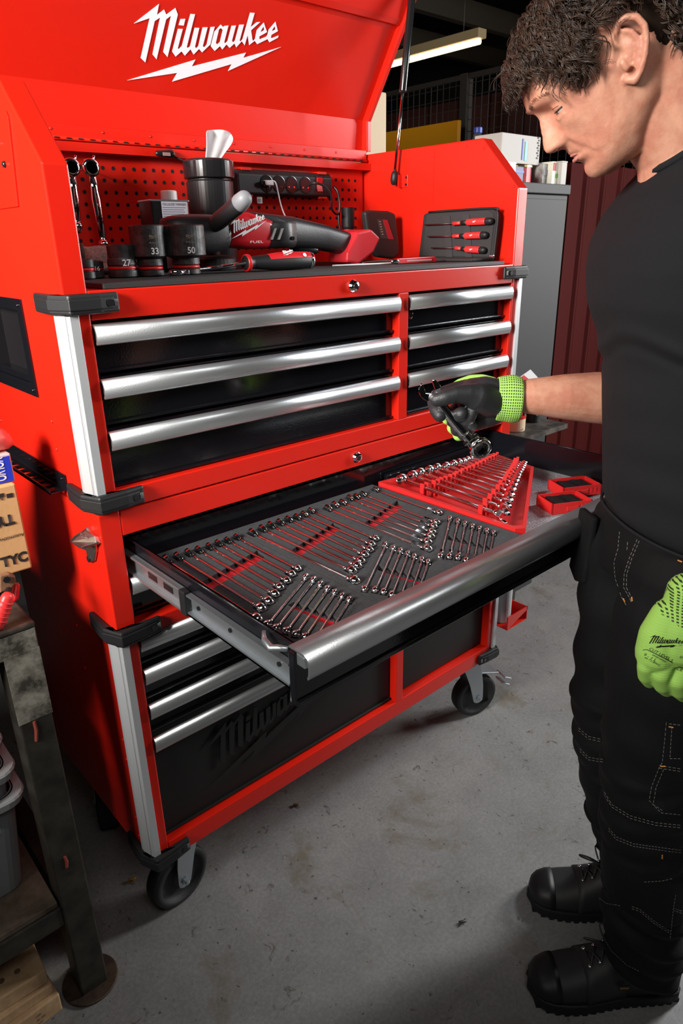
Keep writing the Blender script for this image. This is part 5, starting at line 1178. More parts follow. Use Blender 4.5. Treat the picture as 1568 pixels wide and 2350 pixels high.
# lips, brows, eyes
def surf_patch(name,pts,r,mt): return MB().chain([H(*p) for p in pts],r,8).build(name,mt,man,sm=True)
LIP=mat('lip_skin',(.52,.20,.16),.45,0,.3,300)
for s_ in (1,-1):
    eo=H(.0805,.0150,s_*.0315); ey=MB().sph(eo,.0110,n=24).build('eyeball',mat('eye_white',(.62,.55,.50),.15),man,sm=True)
    gd=(Fv*.86-Uv*.50+Lv*s_*.02).normalized(); MB().lathe([(.0001,.0004),(.003,.0006),(.0058,.0),(.0056,-.002)],eo+gd*.0111,gd,20).build('iris',mat('iris_dark',(.05,.035,.03),.1),man,sm=True)
    # narrow open slit between the lowered lids
    def sliver(name,t0,t1,a0,a1,rr,mt):
        rs=[[eo+(Fv*math.cos(th_)*math.cos(ph)+Uv*math.sin(ph)+Lv*math.sin(th_)*math.cos(ph))*rr for ph in [math.radians(a0+(a1-a0)*k/4) for k in range(5)]] for th_ in [math.radians(t0+(t1-t0)*i/10) for i in range(11)]]
        vs=[p for r_ in rs for p in r_];fs=[(i*5+k,i*5+k+1,(i+1)*5+k+1,(i+1)*5+k) for i in range(10) for k in range(4)]
        me=bpy.data.meshes.new(name);me.from_pydata(vs,[],fs);me.update(); return link(name,me,mt,man,sm=True)
    sliver('eye_white',-60,68,-40,-15,.0131,mat('eye_white',(.62,.55,.50),.15)); sliver('iris',-20,24,-40,-14.5,.0133,mat('iris_dark',(.05,.035,.03),.1))
    L_=lambda th_,ph,rr=.0135:eo+(Fv*math.cos(math.radians(th_))*math.cos(math.radians(ph))+Uv*math.sin(math.radians(ph))+Lv*math.sin(math.radians(th_))*math.cos(math.radians(ph)))*rr
    MB().tube([L_(t_,-19+abs(t_)*.04) for t_ in range(-60,73,12)],.0009,6).build('eyelashes',HAIRM,man,sm=True)
    MB().tube([L_(t_,8-abs(t_)*.12,.0131) for t_ in range(-50,62,12)],.0003,6).build('lid_crease',mat('lid_line',(.28,.11,.07),.6),man,sm=True)
    m=MB(); random.seed(11)
    for i in range(70):
        y=.014+.034*random.random(); u=.0335+.006*math.sin((y-.014)/.034*3.0)+.004*(random.random()-.5); f=.1165-.0000*y-8.0*max(0,y-.012)**2; hh=hbvh.ray_cast(H(.2,u,s_*y),-Fv,.3); p=(hh[0] if hh[0] is not None else H(f,u,s_*y))+Fv*.0003; m.tube([p,p+Lv*s_*.004+Uv*.0015+Fv*.0006,p+Lv*s_*.008+Uv*.0005],[.00022,.0002,.00008],5)
    m.build('eyebrow',mat('brow_hair',(.22,.11,.06),.6),man,kind='stuff')
    MB().lathe([(.0001,0),(.0036,.0003),(.0046,-.0012)],H(.1085,-.0292,s_*.0085),-Uv,14).build('nostril',mat('nostril_dark',(.10,.025,.02),.7),man,sm=True)
m=MB()
m.chain([H(.0895,-.0530,-.021),H(.0955,-.0545,-.011),H(.0970,-.0548,0),H(.0955,-.0545,.011),H(.0895,-.0530,.021)],[.0012,.0026,.0030,.0026,.0012],10)
me=remesh(m.mesh(),.0009,3); link('lower_lip',me,LIP,man)
m=MB(); m.chain([H(.0885,-.0505,-.022),H(.0950,-.0478,-.011),H(.0972,-.0470,0),H(.0950,-.0478,.011),H(.0885,-.0505,.022)],[.0008,.0018,.0020,.0018,.0008],10)
me=remesh(m.mesh(),.0009,3); link('upper_lip',me,LIP,man)
# hair: a cap plus curls
HL=[(-.11,-.050),(-.075,-.040),(-.05,-.022),(-.036,.0),(-.030,.040),(-.018,.058),(.012,.060),(.020,.050),(.028,.032),(.048,.024),(.056,.034),(.066,.056),(.080,.066),(.094,.074),(.12,.074)]
random.seed(5)
bvh=BVHTree.FromPolygons([v.co for v in head_me.vertices],[p.vertices[:] for p in head_me.polygons])
def scalp(th_,ph):
    d=(Fv*math.cos(th_)*math.cos(ph)+Lv*math.sin(th_)*math.cos(ph)+Uv*math.sin(ph)).normalized(); o=H(.005,.035,0)
    hit=bvh.ray_cast(o+d*.3,-d,.3)
    if hit[0] is None: return None
    return hit[0],d
def fu(p): q=p-HO; return q.dot(Fv),q.dot(Uv),q.dot(Lv)
cap=[];
NTH,NPH=72,44; grid={}
for i in range(NTH):
    for j in range(NPH+1):
        th_=2*math.pi*i/NTH; ph=math.radians(-50+140*j/NPH); r=scalp(th_,ph)
        p,d=r; f,u,y=fu(p); e=interp(HL,f)-u; lift=.002+.003*(noise.noise(p*60)) if e<-.012 else max(-.004,.006*(-e/.012)-.001)
        if u>.085 or f<-.06: lift+=.004
        grid[i,j]=p+d*lift
vs=[];ix={}
for k_,p in grid.items(): ix[k_]=len(vs); vs.append(p)
fs=[]
for i in range(NTH):
    for j in range(NPH):
        q=[(i,j),((i+1)%NTH,j),((i+1)%NTH,j+1),(i,j+1)]
        ok=sum(1 for a in q if fu(grid[a])[1]>interp(HL,fu(grid[a])[0])-.004)
        if ok>=2: fs.append([ix[a] for a in q])
me=bpy.data.meshes.new('cap'); me.from_pydata(vs,[],fs); me.update(); 
hair=link('hair',me,mat('hair_underlayer',(.016,.009,.006),.9,spec=.1),man,sm=True)
bm=MB(); cnt=0
def curl(root,nrm,dirv,L,rad,turns,thick,phase,n=14):
    for q_ in range(4): strand(root+V((random.uniform(-1,1),random.uniform(-1,1),random.uniform(-1,1)))*.0012,nrm,dirv,L*random.uniform(.85,1.1),rad*random.uniform(.85,1.1),turns,thick,phase+random.uniform(-.35,.35),n)
def strand(root,nrm,dirv,L,rad,turns,thick,phase,n):
    dirv=(dirv-nrm*dirv.dot(nrm)*.7).normalized(); sdv=dirv.cross(nrm).normalized(); pts=[]
    for i in range(n):
        t_=i/(n-1); a=phase+turns*2*math.pi*t_; r=rad*min(1,t_*3+.3)
        pts.append(root+dirv*L*t_+nrm*(.009+r*.8*math.sin(a)+.004*math.sin(math.pi*t_))+sdv*r*math.cos(a))
    bm.tube(pts,[thick*(1-.7*i/(n-1)) for i in range(n)],3,cap=False)
while cnt<2200:
    th_=random.random()*2*math.pi; ph=math.asin(random.uniform(-.75,1)); r=scalp(th_,ph)
    if r is None: continue
    p,d=r; f,u,y=fu(p)
    if u<interp(HL,f)+.003: continue
    if -.040<f<.020 and u<.068 and abs(y)>.03: continue
    if cnt>1700 and not (-.03<f<.07 and y>.02): continue
    if y<-.045 and random.random()<.7: continue
    cnt+=1
    dirv=(-Uv*.8+Fv*(.6 if f>.02 else -.5)+V((random.uniform(-.8,.8),random.uniform(-.8,.8),random.uniform(-.6,.6))))
    short= f<-.03 or (u<.045)
    curl(p,d,dirv,random.uniform(.018,.030) if short else random.uniform(.024,.042),random.uniform(.002,.0035) if short else random.uniform(.0045,.0080),random.uniform(.7,1.5),random.uniform(.0005,.0009),random.random()*6.3)
# fringe locks over the forehead
for i in range(230):
    y=random.uniform(-.050,.056); u=random.uniform(.080,.122); p,_=scalp(math.atan2(y,.10),math.atan2(u-.035,.11)); 
    n_=(Fv*.8+Uv*.6).normalized(); curl(p,n_,Fv*.45-Uv*.62+Lv*random.uniform(-.5,.5),random.uniform(.022,.042),random.uniform(.004,.0075),random.uniform(.8,1.8),random.uniform(.0006,.0011),random.random()*6.3)
bm.build('curls',HAIRM,hair,sm=True,kind='stuff')
# t-shirt -------------------------------------------------
def tring(Fr,Bk,hw,n=48,e=2.3,g0=0):
    c=((Fr[0]+Bk[0])/2,(Fr[1]+Bk[1])/2); a=((Fr[0]-Bk[0])/2,(Fr[1]-Bk[1])/2); out=[]
    for k in range(n):
        th_=2*math.pi*k/n; cs,sn=math.cos(th_),math.sin(th_); X=math.copysign(abs(cs)**(2/e),cs);Y=math.copysign(abs(sn)**(2/e),sn)
        out.append(sg(c[0]+a[0]*X,g0+hw*Y,c[1]+a[1]*X))
    return out
TS=[((.868,1.030),(1.12,.985),.168),((.862,1.045),(1.12,1.00),.170),((.853,1.10),(1.105,1.06),.166),((.845,1.167),(1.09,1.14),.163),((.836,1.238),(1.075,1.22),.164),((.830,1.290),(1.068,1.28),.170),((.815,1.330),(1.062,1.33),.176),((.798,1.370),(1.055,1.38),.182),((.792,1.415),(1.045,1.44),.188),((.796,1.455),(1.03,1.50),.190),((.812,1.492),(1.015,1.555),.178),((.828,1.520),(1.00,1.60),.135),((.840,1.538),(.985,1.628),.098),((.850,1.550),(.972,1.650),.074)]
m=MB(); m.loft([tring(*r) for r in TS])
SR=[sg(.93,.10,1.500),sg(.935,.175,1.475),sg(.965,.205,1.36),sg(.968,.195,1.29)]; m.chain(SR,[.078,.072,.066,.064],24)
SL=[sg(.93,-.10,1.500),sg(.95,-.180,1.47),sg(1.00,-.225,1.36),sg(1.025,-.245,1.29)]; m.chain(SL,[.078,.072,.064,.062],24)
me=remesh(m.mesh(),.0045,6,.5)
for v in me.vertices:
    w_=v.co; g=w_.dot(EN); s=w_.dot(ES); z=w_.z
    # drag folds under the chest and at the waist
    fold=.0050*math.exp(-((z-1.315+.10*(s-.83)+.02*math.sin(g*20))/.012)**2)-.0045*math.exp(-((z-1.298+.10*(s-.83)+.02*math.sin(g*20))/.010)**2)
    fold+=.0022*math.sin(z*95+g*22+s*35)*(.3+noise.noise(w_*6))
    n_=(w_-sg(.95,0,z)); n_.z=0; v.co=w_+n_.normalized()*fold
me.update(); smooth(me); link('t_shirt',me,SHIRT,man)
m=MB(); R_=[tring((.846-.0006,1.5475),(.974,1.6535),.0765),tring((.8435,1.543),(.977,1.648),.0815)]; 
col=[(a+b_)/2 for a,b_ in zip(*R_)]; m.tube(col+[col[0],col[1]],.0055,8,cap=False); m.build('neck_band',SHIRT,man,sm=True)
hr=tring((.862,1.030),(1.12,.985),.1735); m=MB(); m.tube(hr+[hr[0],hr[1]],.0028,6,cap=False); m.build('shirt_hem',SHIRT,man,sm=True)
# trousers ------------------------------------------------
m=MB()
m.loft([tring(*r) for r in (((.876,1.10),(1.10,1.07),.150),((.868,1.03),(1.12,1.0),.160),((.862,.97),(1.13,.94),.168),((.868,.92),(1.13,.89),.168))])
NL=[sg(.975,-.082,.95),sg(.958,-.098,.82),sg(.950,-.105,.72),sg(.948,-.110,.62),sg(.952,-.112,.53),sg(.958,-.112,.45),sg(.972,-.112,.36),sg(.982,-.112,.27),sg(.988,-.112,.18),sg(1.002,-.110,.137)]
m.chain(NL,[.112,.108,.099,.091,.087,.082,.080,.077,.074,.073],26)
FL=[sg(.972,.080,.95),sg(.962,.082,.82),sg(.960,.084,.72),sg(.962,.086,.62),sg(.968,.088,.53),sg(.980,.088,.45),sg(1.005,.088,.34),sg(1.03,.088,.25),sg(1.052,.088,.17),sg(1.06,.088,.115)]
m.chain(FL,[.112,.104,.097,.094,.090,.086,.083,.078,.074,.075],26)
me=remesh(m.mesh(),.005,5,.5)
for v in me.vertices:
    w_=v.co; g=w_.dot(EN); s=w_.dot(ES); z=w_.z
    k=.0030*math.sin(z*60+s*30+g*18+3*noise.noise(w_*5)); k+=.006*noise.noise(V((s*7,g*7,z*11)))
    if z<.30: k+=.0055*math.sin(z*110+s*40+2.5*noise.noise(w_*8))
    if .42<z<.62: k+=.0025*math.sin(z*120-s*60)
    cx=sg(.965,-.11 if g<0 else .087,z) if z<.9 else sg(.99,0,z); n_=w_-cx; n_.z=0
    if n_.length>1e-4: v.co=w_+n_.normalized()*k
    if v.co.z<.055: v.co.z=.055
me.update(); smooth(me); trou=link('work_trousers',me,TRS,man)
# contrast stitching laid on the trouser surface
tb=BVHTree.FromPolygons([v.co+OFF[trou.name] for v in me.vertices],[p.vertices[:] for p in me.polygons])
STI=mat('pale_stitch',(.22,.21,.20),.8); ORG=mat('orange_bartack',(.65,.25,.04),.7)
m=MB()
def on(px,py):
    d=ray(px,py).normalized(); h=tb.ray_cast(CP,d,6); return (h[0]+h[1]*.0006) if h[0] is not None else None
def stitch(pts,dash=9,dbl=0):
    for off in ([0] if not dbl else [0,dbl]):
        L=[]
        for (x0,y0),(x1,y1) in zip(pts,pts[1:]):
            n=max(1,int(math.hypot(x1-x0,y1-y0)/dash))
            for i in range(n):
                a=(x0+(x1-x0)*i/n,y0+(y1-y0)*i/n+off); b_=(x0+(x1-x0)*(i+.62)/n,y0+(y1-y0)*(i+.62)/n+off)
                p,q=on(*a),on(*b_)
                if p and q and (p-q).length<.03: m.tube([p,q],.00042,4)
def zz(l): return [(1268+x/3.133,1150+y/3.133) for x,y in l]
stitch(zz([(612,275),(560,400),(520,520),(515,620),(560,700),(575,740)])); stitch(zz([(628,285),(575,410),(538,525),(535,620),(570,690)]))
stitch(zz([(485,220),(475,340),(445,440),(455,560),(500,690),(540,760)]))
stitch(zz([(190,1630),(260,1690),(390,1720)]),dbl=6); stitch(zz([(200,1780),(260,1840),(375,1860)]),dbl=6)
stitch(zz([(820,1590),(810,1700),(790,1880),(770,1910),(715,2050),(695,2150),(780,2240),(930,2255)]),dbl=0); stitch(zz([(840,1600),(930,1610)])); stitch(zz([(860,1620),(845,1850),(930,1850)])); stitch(zz([(770,1900),(930,1925)]),dbl=6)
stitch(zz([(800,1930),(745,2060),(725,2180),(800,2230)]))
stitch(zz([(375,2090),(430,2180),(560,2260),(740,2310),(930,2330)]),dbl=6)
def bo(l): return [(1168+x/3.92,1900+y/3.92) for x,y in l]
stitch(bo([(900,0),(970,80),(1120,140),(1400,180),(1560,200)]),7,6); stitch(bo([(1220,485),(1380,475),(1480,450)]),7); stitch(bo([(1110,705),(1180,730),(1300,830),(1450,930)]),7,5)
stitch(bo([(1500,600),(1480,720),(1450,1000)]),7); stitch(bo([(1480,720),(1560,750)]),7,5); stitch(bo([(820,880),(850,980),(930,1110),(1060,1230),(1180,1290)]),6); stitch(bo([(750,450),(800,620),(880,680),(1010,700)]),6)
stitch([(1440,1262),(1442,1240)]);
m.build('stitching',STI,trou,kind='stuff')
m=MB()
for (x0,y0,x1,y1) in ((1556,1286,1566,1290),(1432,1374,1435,1381),(1451,1370,1452,1380),(1535,1667,1546,1669),(1516,1758,1528,1758),(1520,1962,1520,1970)):
    p,q=on(x0,y0),on(x1,y1)
    if p and q: m.tube([p,q],.0011,5)
m.build('bartacks',ORG,trou)
# holster flap on the far hip
hp=[sg(.872,.10,1.02),sg(.866,.19,1.00),sg(.868,.20,.86),sg(.880,.13,.83),sg(.884,.10,.86)]
hp=[sg(.852,.06,1.00),sg(.846,.115,1.00),sg(.842,.125,.875),sg(.847,.10,.855),sg(.853,.07,.865)]
MB().prism(hp,ES*.012).build('holster_pocket',TRS,man,bevel=.004)
# gloves ---------------------------------------------------
def knit_material():
    m=bpy.data.materials.new('lime_knit'); m.use_nodes=True; nt=m.node_tree; b=nt.nodes['Principled BSDF']; L=nt.links.new
    b.inputs['Roughness'].default_value=.8
    uv=nt.nodes.new('ShaderNodeAttribute'); uv.attribute_name='knit'; uv.attribute_type='GEOMETRY'
    sp=nt.nodes.new('ShaderNodeSeparateXYZ'); L(uv.outputs['Vector'],sp.inputs[0])
    def mth(op,a,bv=None):
        n=nt.nodes.new('ShaderNodeMath'); n.operation=op
        for i,x in enumerate((a,bv)):
            if x is None: continue
            if isinstance(x,(int,float)): n.inputs[i].default_value=x
            else: L(x,n.inputs[i])
        return n.outputs[0]
    sx=mth('SINE',mth('MULTIPLY',sp.outputs[0],1350)); sy=mth('SINE',mth('MULTIPLY',sp.outputs[1],1650))
    pr=mth('GREATER_THAN',mth('MINIMUM',sx,sy),-.08); dot=mth('MULTIPLY',pr,sp.outputs[2])
    x=nt.nodes.new('ShaderNodeMix'); x.data_type='RGBA'; L(dot,x.inputs[0]); x.inputs[6].default_value=(.34,.62,.11,1); x.inputs[7].default_value=(.015,.03,.01,1); L(x.outputs[2],b.inputs['Base Color'])
    bp=nt.nodes.new('ShaderNodeBump'); bp.inputs['Strength'].default_value=.2; bp.inputs['Distance'].default_value=.0004; L(sy,bp.inputs['Height']); L(bp.outputs['Normal'],b.inputs['Normal'])
    return m
KNIT=knit_material(); GBK=mat('black_glove_coating',(.020,.021,.023),.40,0,.6,700)
def set_knit(o,fun):
    me=o.data; a=me.attributes.new('knit','FLOAT_VECTOR','POINT'); off=OFF[o.name]
    buf=[]
    for v in me.vertices: buf+=fun(v.co+off)
    a.data.foreach_set('vector',buf)
def hp_(x,y,g): return atg(940+x/5.227,840+y/5.227,g)
# right glove (palm to the camera), grips the wrench
m=MB()
P_=lambda l:[hp_(*q) for q in l]
m.chain(P_([(1090,400,.128),(980,400,.130),(860,400,.130),(760,380,.130)]),[.031,.034,.034,.030],20)
m.chain(P_([(1060,320,.130),(900,300,.135),(760,290,.140)]),[.024,.026,.022],18)
m.chain(P_([(1060,520,.132),(930,560,.135),(830,610,.140)]),[.024,.027,.024],18)
m.chain(P_([(960,420,.112),(820,370,.098),(700,340,.090),(560,335,.083),(430,375,.080),(330,400,.082)]),[.028,.025,.0185,.0145,.0138,.0128],18)
m.chain(P_([(850,290,.148),(690,265,.150),(560,285,.148),(400,340,.140),(300,430,.125),(330,540,.106),(365,590,.098)]),[.019,.0165,.0145,.0140,.0130,.0125,.0120],16)
m.chain(P_([(820,420,.160),(640,450,.165),(520,560,.155),(520,660,.135)]),[.017,.0145,.0125,.012],16)
m.chain(P_([(520,660,.135),(560,610,.108),(620,575,.090)]),[.012,.0125,.0128],16)
m.chain(P_([(850,520,.160),(680,600,.165),(560,700,.150),(570,770,.132),(660,690,.105),(720,620,.094),(745,570,.093)]),[.016,.014,.012,.0115,.0115,.0112,.0105],16)
m.chain(P_([(880,600,.155),(760,690,.160),(640,790,.145),(650,830,.128),(720,760,.108),(745,710,.100)]),[.015,.013,.011,.0105,.0105,.0100],16)
gl=empty('glove_root',(0,0,0)) if False else None
me=remesh(m.mesh(),.0019,3,.5); gr=link('glove',me,GBK,man); gr['label']='right glove with black coated palm holding the wrench'
# cuff and green back of the glove
me2=me.copy(); 
vs=[v.co+OFF[gr.name] for v in me.vertices]
m=MB()
cuff=[((1040,395,.126),.0385,0.0340),((1120,390,.125),.0400,0.0340),((1180,390,.124),.0415,0.0350),((1230,395,.124),.0425,0.0360),((1290,400,.123),.0405,0.0350),((1335,405,.122),.0385,0.0340)]
wd=(hp_(1335,405,.128)-hp_(1040,395,.132)).normalized(); wu=(EZ-wd*wd.z).normalized(); ws=wd.cross(wu)
rg=[]
for (c,a_,b_) in cuff:
    c=hp_(*c); rg.append([c+wu*a_*math.cos(2*math.pi*k/40)*(1+.02*math.sin(k*1.9))+ws*b_*math.sin(2*math.pi*k/40) for k in range(40)])
m.loft(rg,cap=False); cu=m.build('cuff',KNIT,gr,sm=True); sd=cu.modifiers.new('s','SOLIDIFY'); sd.thickness=.0022; ss=cu.modifiers.new('u','SUBSURF'); ss.levels=1; ss.render_levels=1
c0_=hp_(1040,395,.132)
set_knit(cu,lambda p:[math.atan2((p-c0_).dot(ws),(p-c0_).dot(wu))*.038,(p-c0_).dot(wd),1.0])
m=MB(); m.chain(P_([(980,250,.150),(860,215,.158),(740,215,.160),(620,245,.158),(540,280,.156)]),[.018,.0175,.0165,.0145,.012],16); m.chain(P_([(1010,330,.156),(880,400,.170),(760,480,.172)]),[.022,.022,.018],16); m.chain(P_([(1000,480,.156),(880,560,.168),(740,660,.168)]),[.020,.019,.0145],14)
me=remesh(m.mesh(),.0022,3); bk=link('glove_back',me,KNIT,gr,sm=True); set_knit(bk,lambda p:[p.x,p.z,0.0])
m=MB(); m.chain(P_([(600,640,.166),(545,690,.160),(525,740,.150)]),[.0125,.0125,.0118],14); m.chain(P_([(690,720,.166),(600,790,.155),(590,830,.140)]),[.0115,.0115,.0110],14); m.chain(P_([(520,590,.166),(470,620,.155),(455,640,.140)]),[.0115,.0110,.010],12)
me=remesh(m.mesh(),.0022,3); b2=link('green_knuckles',me,KNIT,gr,sm=True); set_knit(b2,lambda p:[p.x,p.z,0.0])
# ratchet wrench held in the hand
wr=empty('held_ratchet_wrench',tuple(hp_(500,600,.092)),'chrome flex-head ratchet wrench held in the right glove above the drawer','wrench')
GW=.094
def wp(x,y,g=GW): return hp_(x,y,g)
dw=(wp(680,820)-wp(300,330)).normalized(); nw=(CP-wp(500,600)).normalized(); nw=(nw-dw*nw.dot(dw)).normalized(); sw=dw.cross(nw)
def wr_prof(c,ang,r,g,open_):
    out=[]
    for a in range(40,321,14):
        th_=math.radians(a)+ang; out.append(c+dw*r*math.cos(th_)+sw*r*math.sin(th_))
    d1=dw*math.cos(ang)+sw*math.sin(ang); d2=dw*-math.sin(ang)+sw*math.cos(ang)
    out+=[c+d1*r*.8-d2*g,c-d1*r*.10-d2*g,c-d1*r*.32,c-d1*r*.10+d2*g,c+d1*r*.8+d2*g]
    return out
hc=wp(243,285)
MB().prism([p-nw*.0035 for p in wr_prof(hc,math.pi+.32,.0188,.0080,1)],nw*.009).build('open_end',CHR,wr,bevel=.001)
def stn(c,w_,h_): return [c+sw*w_*math.cos(k*math.pi/4+.39)+nw*h_*math.sin(k*math.pi/4+.39) for k in range(8)]
MB().loft([stn(wp(270,320),.011,.004),stn(wp(330,410),.008,.0042),stn(wp(400,495),.0095,.0040),stn(wp(560,690),.0100,.0040),stn(wp(655,800),.0110,.0046),stn(wp(672,822),.0105,.0046)]).build('shank',CHR,wr,sm=True)
MB().loft([stn(wp(672,822),.0085,.0070),stn(wp(725,885),.0085,.0070)]).build('flex_joint',CHR,wr,bevel=.001)
e0,e1=wp(702,920)-sw*0,wp(810,830); c_=wp(735,880); MB().tube([c_-sw*.0145,c_+sw*.0145],.0042,14).build('pivot_pin',CHR,wr)
rc=wp(852,985); nr=(nw*.92+dw*.30).normalized()
MB().lathe([(.0115,-.0062),(.0180,-.0062),(.0195,-.003),(.0195,.003),(.0180,.0062),(.0115,.0062),(.0115,-.0062)],rc,nr,44).build('ratchet_ring',CHR,wr,sm=True)
MB().lathe([(.0092,-.0055),(.0112,-.0055),(.0112,.0068),(.0092,.0068),(.0092,-.0055)],rc,nr,12).build('ratchet_insert',mat('dark_chrome',(.25,.25,.25),.2,1),wr)
MB().loft([stn(wp(740,885),.0115,.0055),stn(wp(800,935),.0150,.0055)]).build('ratchet_neck',CHR,wr,bevel=.001)
# left glove (back of the hand to the camera)
def lp_(x,y,g): return atg(1440+x/6.53,1260+y/6.53,g)
Q_=lambda l:[lp_(*q) for q in l]
m=MB()
m.chain(Q_([(900,650,-.276),(880,900,-.276),(800,1150,-.278),(760,1400,-.278)]),[.026,.031,.034,.034],20)
m.chain(Q_([(640,1000,-.275),(480,1300,-.276),(420,1560,-.278)]),[.024,.026,.026],20)
m.chain(Q_([(980,1000,-.275),(1050,1300,-.276),(1080,1600,-.278)]),[.024,.026,.026],20)
m.chain(Q_([(560,1500,-.278),(540,1680,-.280)]),[.026,.018],18); m.chain(Q_([(860,1500,-.278),(900,1760,-.280)]),[.028,.020],18)
m.chain(Q_([(330,1560,-.280),(275,1760,-.284),(275,1900,-.276),(330,1985,-.262)]),[.0150,.0112,.0105,.0095],16)
m.chain(Q_([(560,1660,-.284),(500,1880,-.291),(520,2040,-.283),(590,2110,-.268)]),[.0155,.0122,.0112,.0100],16)
m.chain(Q_([(810,1760,-.284),(750,1980,-.292),(770,2120,-.284),(840,2190,-.268)]),[.0150,.0122,.0112,.0100],16)
m.chain(Q_([(1060,1800,-.282),(1000,2030,-.290),(1020,2170,-.280),(1080,2200,-.266)]),[.0145,.0118,.0108,.0098],16)
m.chain(Q_([(430,1250,-.250),(330,1500,-.222),(330,1700,-.212)]),[.016,.012,.010],14)
me=remesh(m.mesh(),.0020,3,.5); gl=link('glove',me,KNIT,man); gl['label']='left lime green glove with black print hanging at his side'
cc=lp_(900,650,-.276); 
def lk(p):
    q=p; d=ray(1560,1430); s=q.dot(ES); z=q.z
    zl=lp_(450,950,-.29).z; s0=lp_(450,950,-.29).dot(ES)
    lim=zl-.55*max(0,(s-s0))
    return [s*1.0,z*1.0,1.0 if z>lim else 0.0]
set_knit(gl,lk)
gb=BVHTree.FromPolygons([v.co+OFF[gl.name] for v in me.vertices],[p.vertices[:] for p in me.polygons])
def ong(px,py):
    d=ray(px,py).normalized(); h=gb.ray_cast(CP,d,6); return (h[0]+h[1]*.0005,h[1]) if h[0] is not None else None
# printing, draped on the glove by projecting along the glove's own normal
def drape(o):
    off=OFF[o.name]
    nn=-EN
    for v in o.data.vertices:
        w_=v.co+off; dr_=(w_-CP).normalized(); h=gb.ray_cast(CP,dr_,3)
        if h[0] is not None: v.co=h[0]+h[1]*.0006-off
PB_K=mat('glove_print',(.012,.014,.012),.7)
a=lp_(298,1400,-.30);b_=lp_(815,1520,-.30); ux=(b_-a); uy=(EZ-ux.normalized()*ux.normalized().z).normalized()*ux.length
g_=logo('logo',a-uy*.10,ux,uy,PB_K,gl,th=0); drape(g_)
for s_,x0,y0,x1,y1,h in (('CUT LEVEL 5',322,1500,672,1690,.0038),('9 - 1 L',240,1590,420,1690,.0042),('SMARTSWIPE',370,1590,570,1700,.0022),('48-73-8902',250,1625,480,1750,.0020),('A5',778,1625,815,1640,.0040),('CE',722,1800,815,1830,.0060)):
    a=lp_(x0,y0,-.30);b_=lp_(x1,y1,-.30); u_=(b_-a); o=text('print',s_,a,u_.normalized(),(EZ-u_.normalized()*u_.normalized().z).normalized(),h,PB_K,gl,th=0,width=u_.length*.98); drape(o)
a=lp_(240,1510,-.30); c=lp_(300,1505,-.30); b_=lp_(680,1700,-.30)
l_=[a.lerp(c,i/4) for i in range(4)]+[c.lerp(b_,i/12) for i in range(13)]
o=MB().tube(l_,.0005,4).build('print_line',PB_K,gl); drape(o)
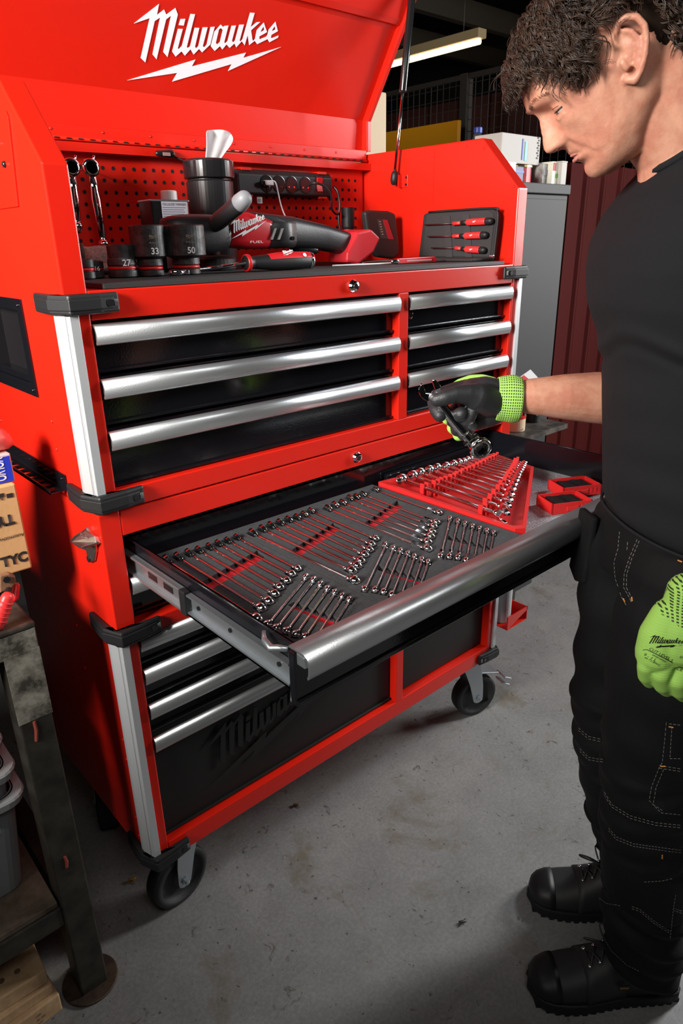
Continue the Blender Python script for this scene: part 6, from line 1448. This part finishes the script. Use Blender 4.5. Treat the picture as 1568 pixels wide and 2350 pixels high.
# boots -----------------------------------------------------
BOOT=mat('black_nubuck',(.012,.012,.0125),.62,0,.3,300); SOLE=mat('boot_sole',(.008,.008,.009),.6,0,.3,150,spec=.3); CAPM=mat('boot_toe_rubber',(.010,.010,.011),.5,spec=.35)
def boot(toe,heel,lab,tagtext):
    """toe, heel: floor points"""
    ax=(heel-toe); L=ax.length; ax.normalize(); sd=V((-ax.y,ax.x,0)); 
    if sd.dot(EN)>0: sd=-sd          # towards the camera
    t=link_root=MB().build('boot',BOOT,man) if False else None
    # sections: t, half width, top height, centre offset
    SEC=[(0.0,.010,.040,0),(.02,.030,.052,0),(.06,.041,.062,0),(.12,.048,.068,0),(.22,.052,.074,0),(.32,.052,.082,0),(.42,.048,.096,0),(.52,.043,.118,0),(.60,.040,.145,0),(.68,.039,.165,0),(.80,.038,.17,0),(.90,.036,.17,0),(.97,.030,.165,0),(1.0,.018,.155,0)]
    def sec(t_,hw,h,n=22,z0=.028,e=2.5,grow=0):
        c=toe+ax*L*t_; out=[]
        for k in range(n):
            th_=math.pi*k/(n-1); X=math.cos(th_);Y=math.sin(th_)
            X=math.copysign(abs(X)**(2/e),X);Y=abs(Y)**(2/e)
            out.append(c+sd*(hw+grow)*X+EZ*(z0+(h-z0+grow)*Y))
        return out
    up=MB().loft([sec(a,b_,h) for a,b_,h,_ in SEC]).build('boot',BOOT,man,sm=True); up['label']=lab
    outl=[]
    for a,b_,h,_ in SEC: outl.append(toe+ax*L*a+sd*(b_+.006))
    outr=[toe+ax*L*a-sd*(b_+.006) for a,b_,h,_ in SEC][::-1]
    pl=[toe-ax*.006]+outl+[heel+ax*.006]+outr
    MB().prism([V((p.x,p.y,.006)) for p in pl],(0,0,.024)).build('midsole',SOLE,up,bevel=.004)
    m=MB(); N=17
    for i in range(N):
        u=.03+.94*i/(N-1); hw=interp([(a,b_) for a,b_,h,_ in SEC],u)+.0035
        c=toe+ax*L*u; m.prism([c+sd*hw+ax*.005,c+sd*hw-ax*.005,c-sd*hw-ax*.005,c-sd*hw+ax*.005],(0,0,.010))
    m.build('tread_lugs',SOLE,up,kind='stuff')
    MB().loft([sec(a,b_,h,grow=.0022) for a,b_,h,_ in [(-.004,.008,.038,0)]+[s_ for s_ in SEC if s_[0]<=.13]+[(.165,.050,.070,0)]]).build('toe_cap',CAPM,up,sm=True)
    MB().loft([sec(a,b_,h,grow=.003) for a,b_,h,_ in [(.33,.0525,.083,0),(.37,.0505,.089,0),(.44,.047,.100,0),(.50,.044,.112,0),(.60,.040,.143,0)]]).build('lace_facing',BOOT,up,sm=True)
    # tongue shaft
    cc=toe+ax*L*.80; MB().lathe([(.040,.10),(.044,.16),(.047,.20),(.046,.215)],V((cc.x,cc.y,0)),n=28).build('shaft',BOOT,up,sm=True)
    D_=lambda u,v_,dz=.004:toe+ax*L*u+sd*v_+EZ*(interp([(a,h) for a,b_,h,_ in SEC],u)*(1-abs(v_)*2.2)+dz+.004)
    rows_=[(.37,.019),(.435,.018),(.50,.017)]
    for u,v_ in rows_:
        for s_ in (-1,1):
            MB().lathe([(.0035,0),(.0045,.001),(.003,.004),(.0042,.006),(.001,.007)],D_(u,s_*v_,.001),(ax*-.5+EZ).normalized(),12).build('eyelet_hook',CHR,up,sm=True)
    for (u0,v0),(u1,v1) in zip(rows_,rows_[1:]):
        for s_ in (-1,1): MB().tube([D_(u0,s_*v0,.006),D_((u0+u1)/2,0,.008),D_(u1,-s_*v1,.006)],.0018,6).build('lace',RUB,up,sm=True)
    MB().tube([D_(.37,-.018,.005),D_(.37,.018,.005)],.0018,6).build('lace',RUB,up,sm=True)
    p0=D_(.50,.0,.008); MB().tube(bez([p0,p0-ax*.030+EZ*.022+sd*.004,p0-ax*.050+EZ*.020-sd*.004,p0-ax*.038+EZ*.006-sd*.010,p0]),.0020,6).build('lace_loop',RUB,up,sm=True)
    MB().tube(bez([p0,p0+ax*.012+EZ*.020-sd*.02,p0-ax*.010+EZ*.024-sd*.03,p0-ax*.006+EZ*.004-sd*.012]),.0018,6).build('lace_loop',RUB,up,sm=True)
    if tagtext:
        q=toe+ax*L*.565+sd*.0475+EZ*.070; tn=(sd*.9+EZ*.35).normalized(); tu=tn.cross(ax*-1) if False else EZ
        MB().prism([q-ax*.011-EZ*.004,q+ax*.011-EZ*.004,q+ax*.011+EZ*.0065,q-ax*.011+EZ*.0065],sd*.0015).build('tag',BPL,up)
        text('tag_lettering','site',q-ax*.0085+sd*.0018-EZ*.001,ax,EZ,.0055,mat('tag_orange',(.75,.35,.03),.5),up,width=.016)
    return up
boot(sg(.782,-.098,0),sg(1.085,-.092,0),'nearer black work boot with an orange lettered tag','site')
boot(sg(.835,.118,0),sg(1.140,.080,0),'farther black work boot planted beside the cabinet',None)
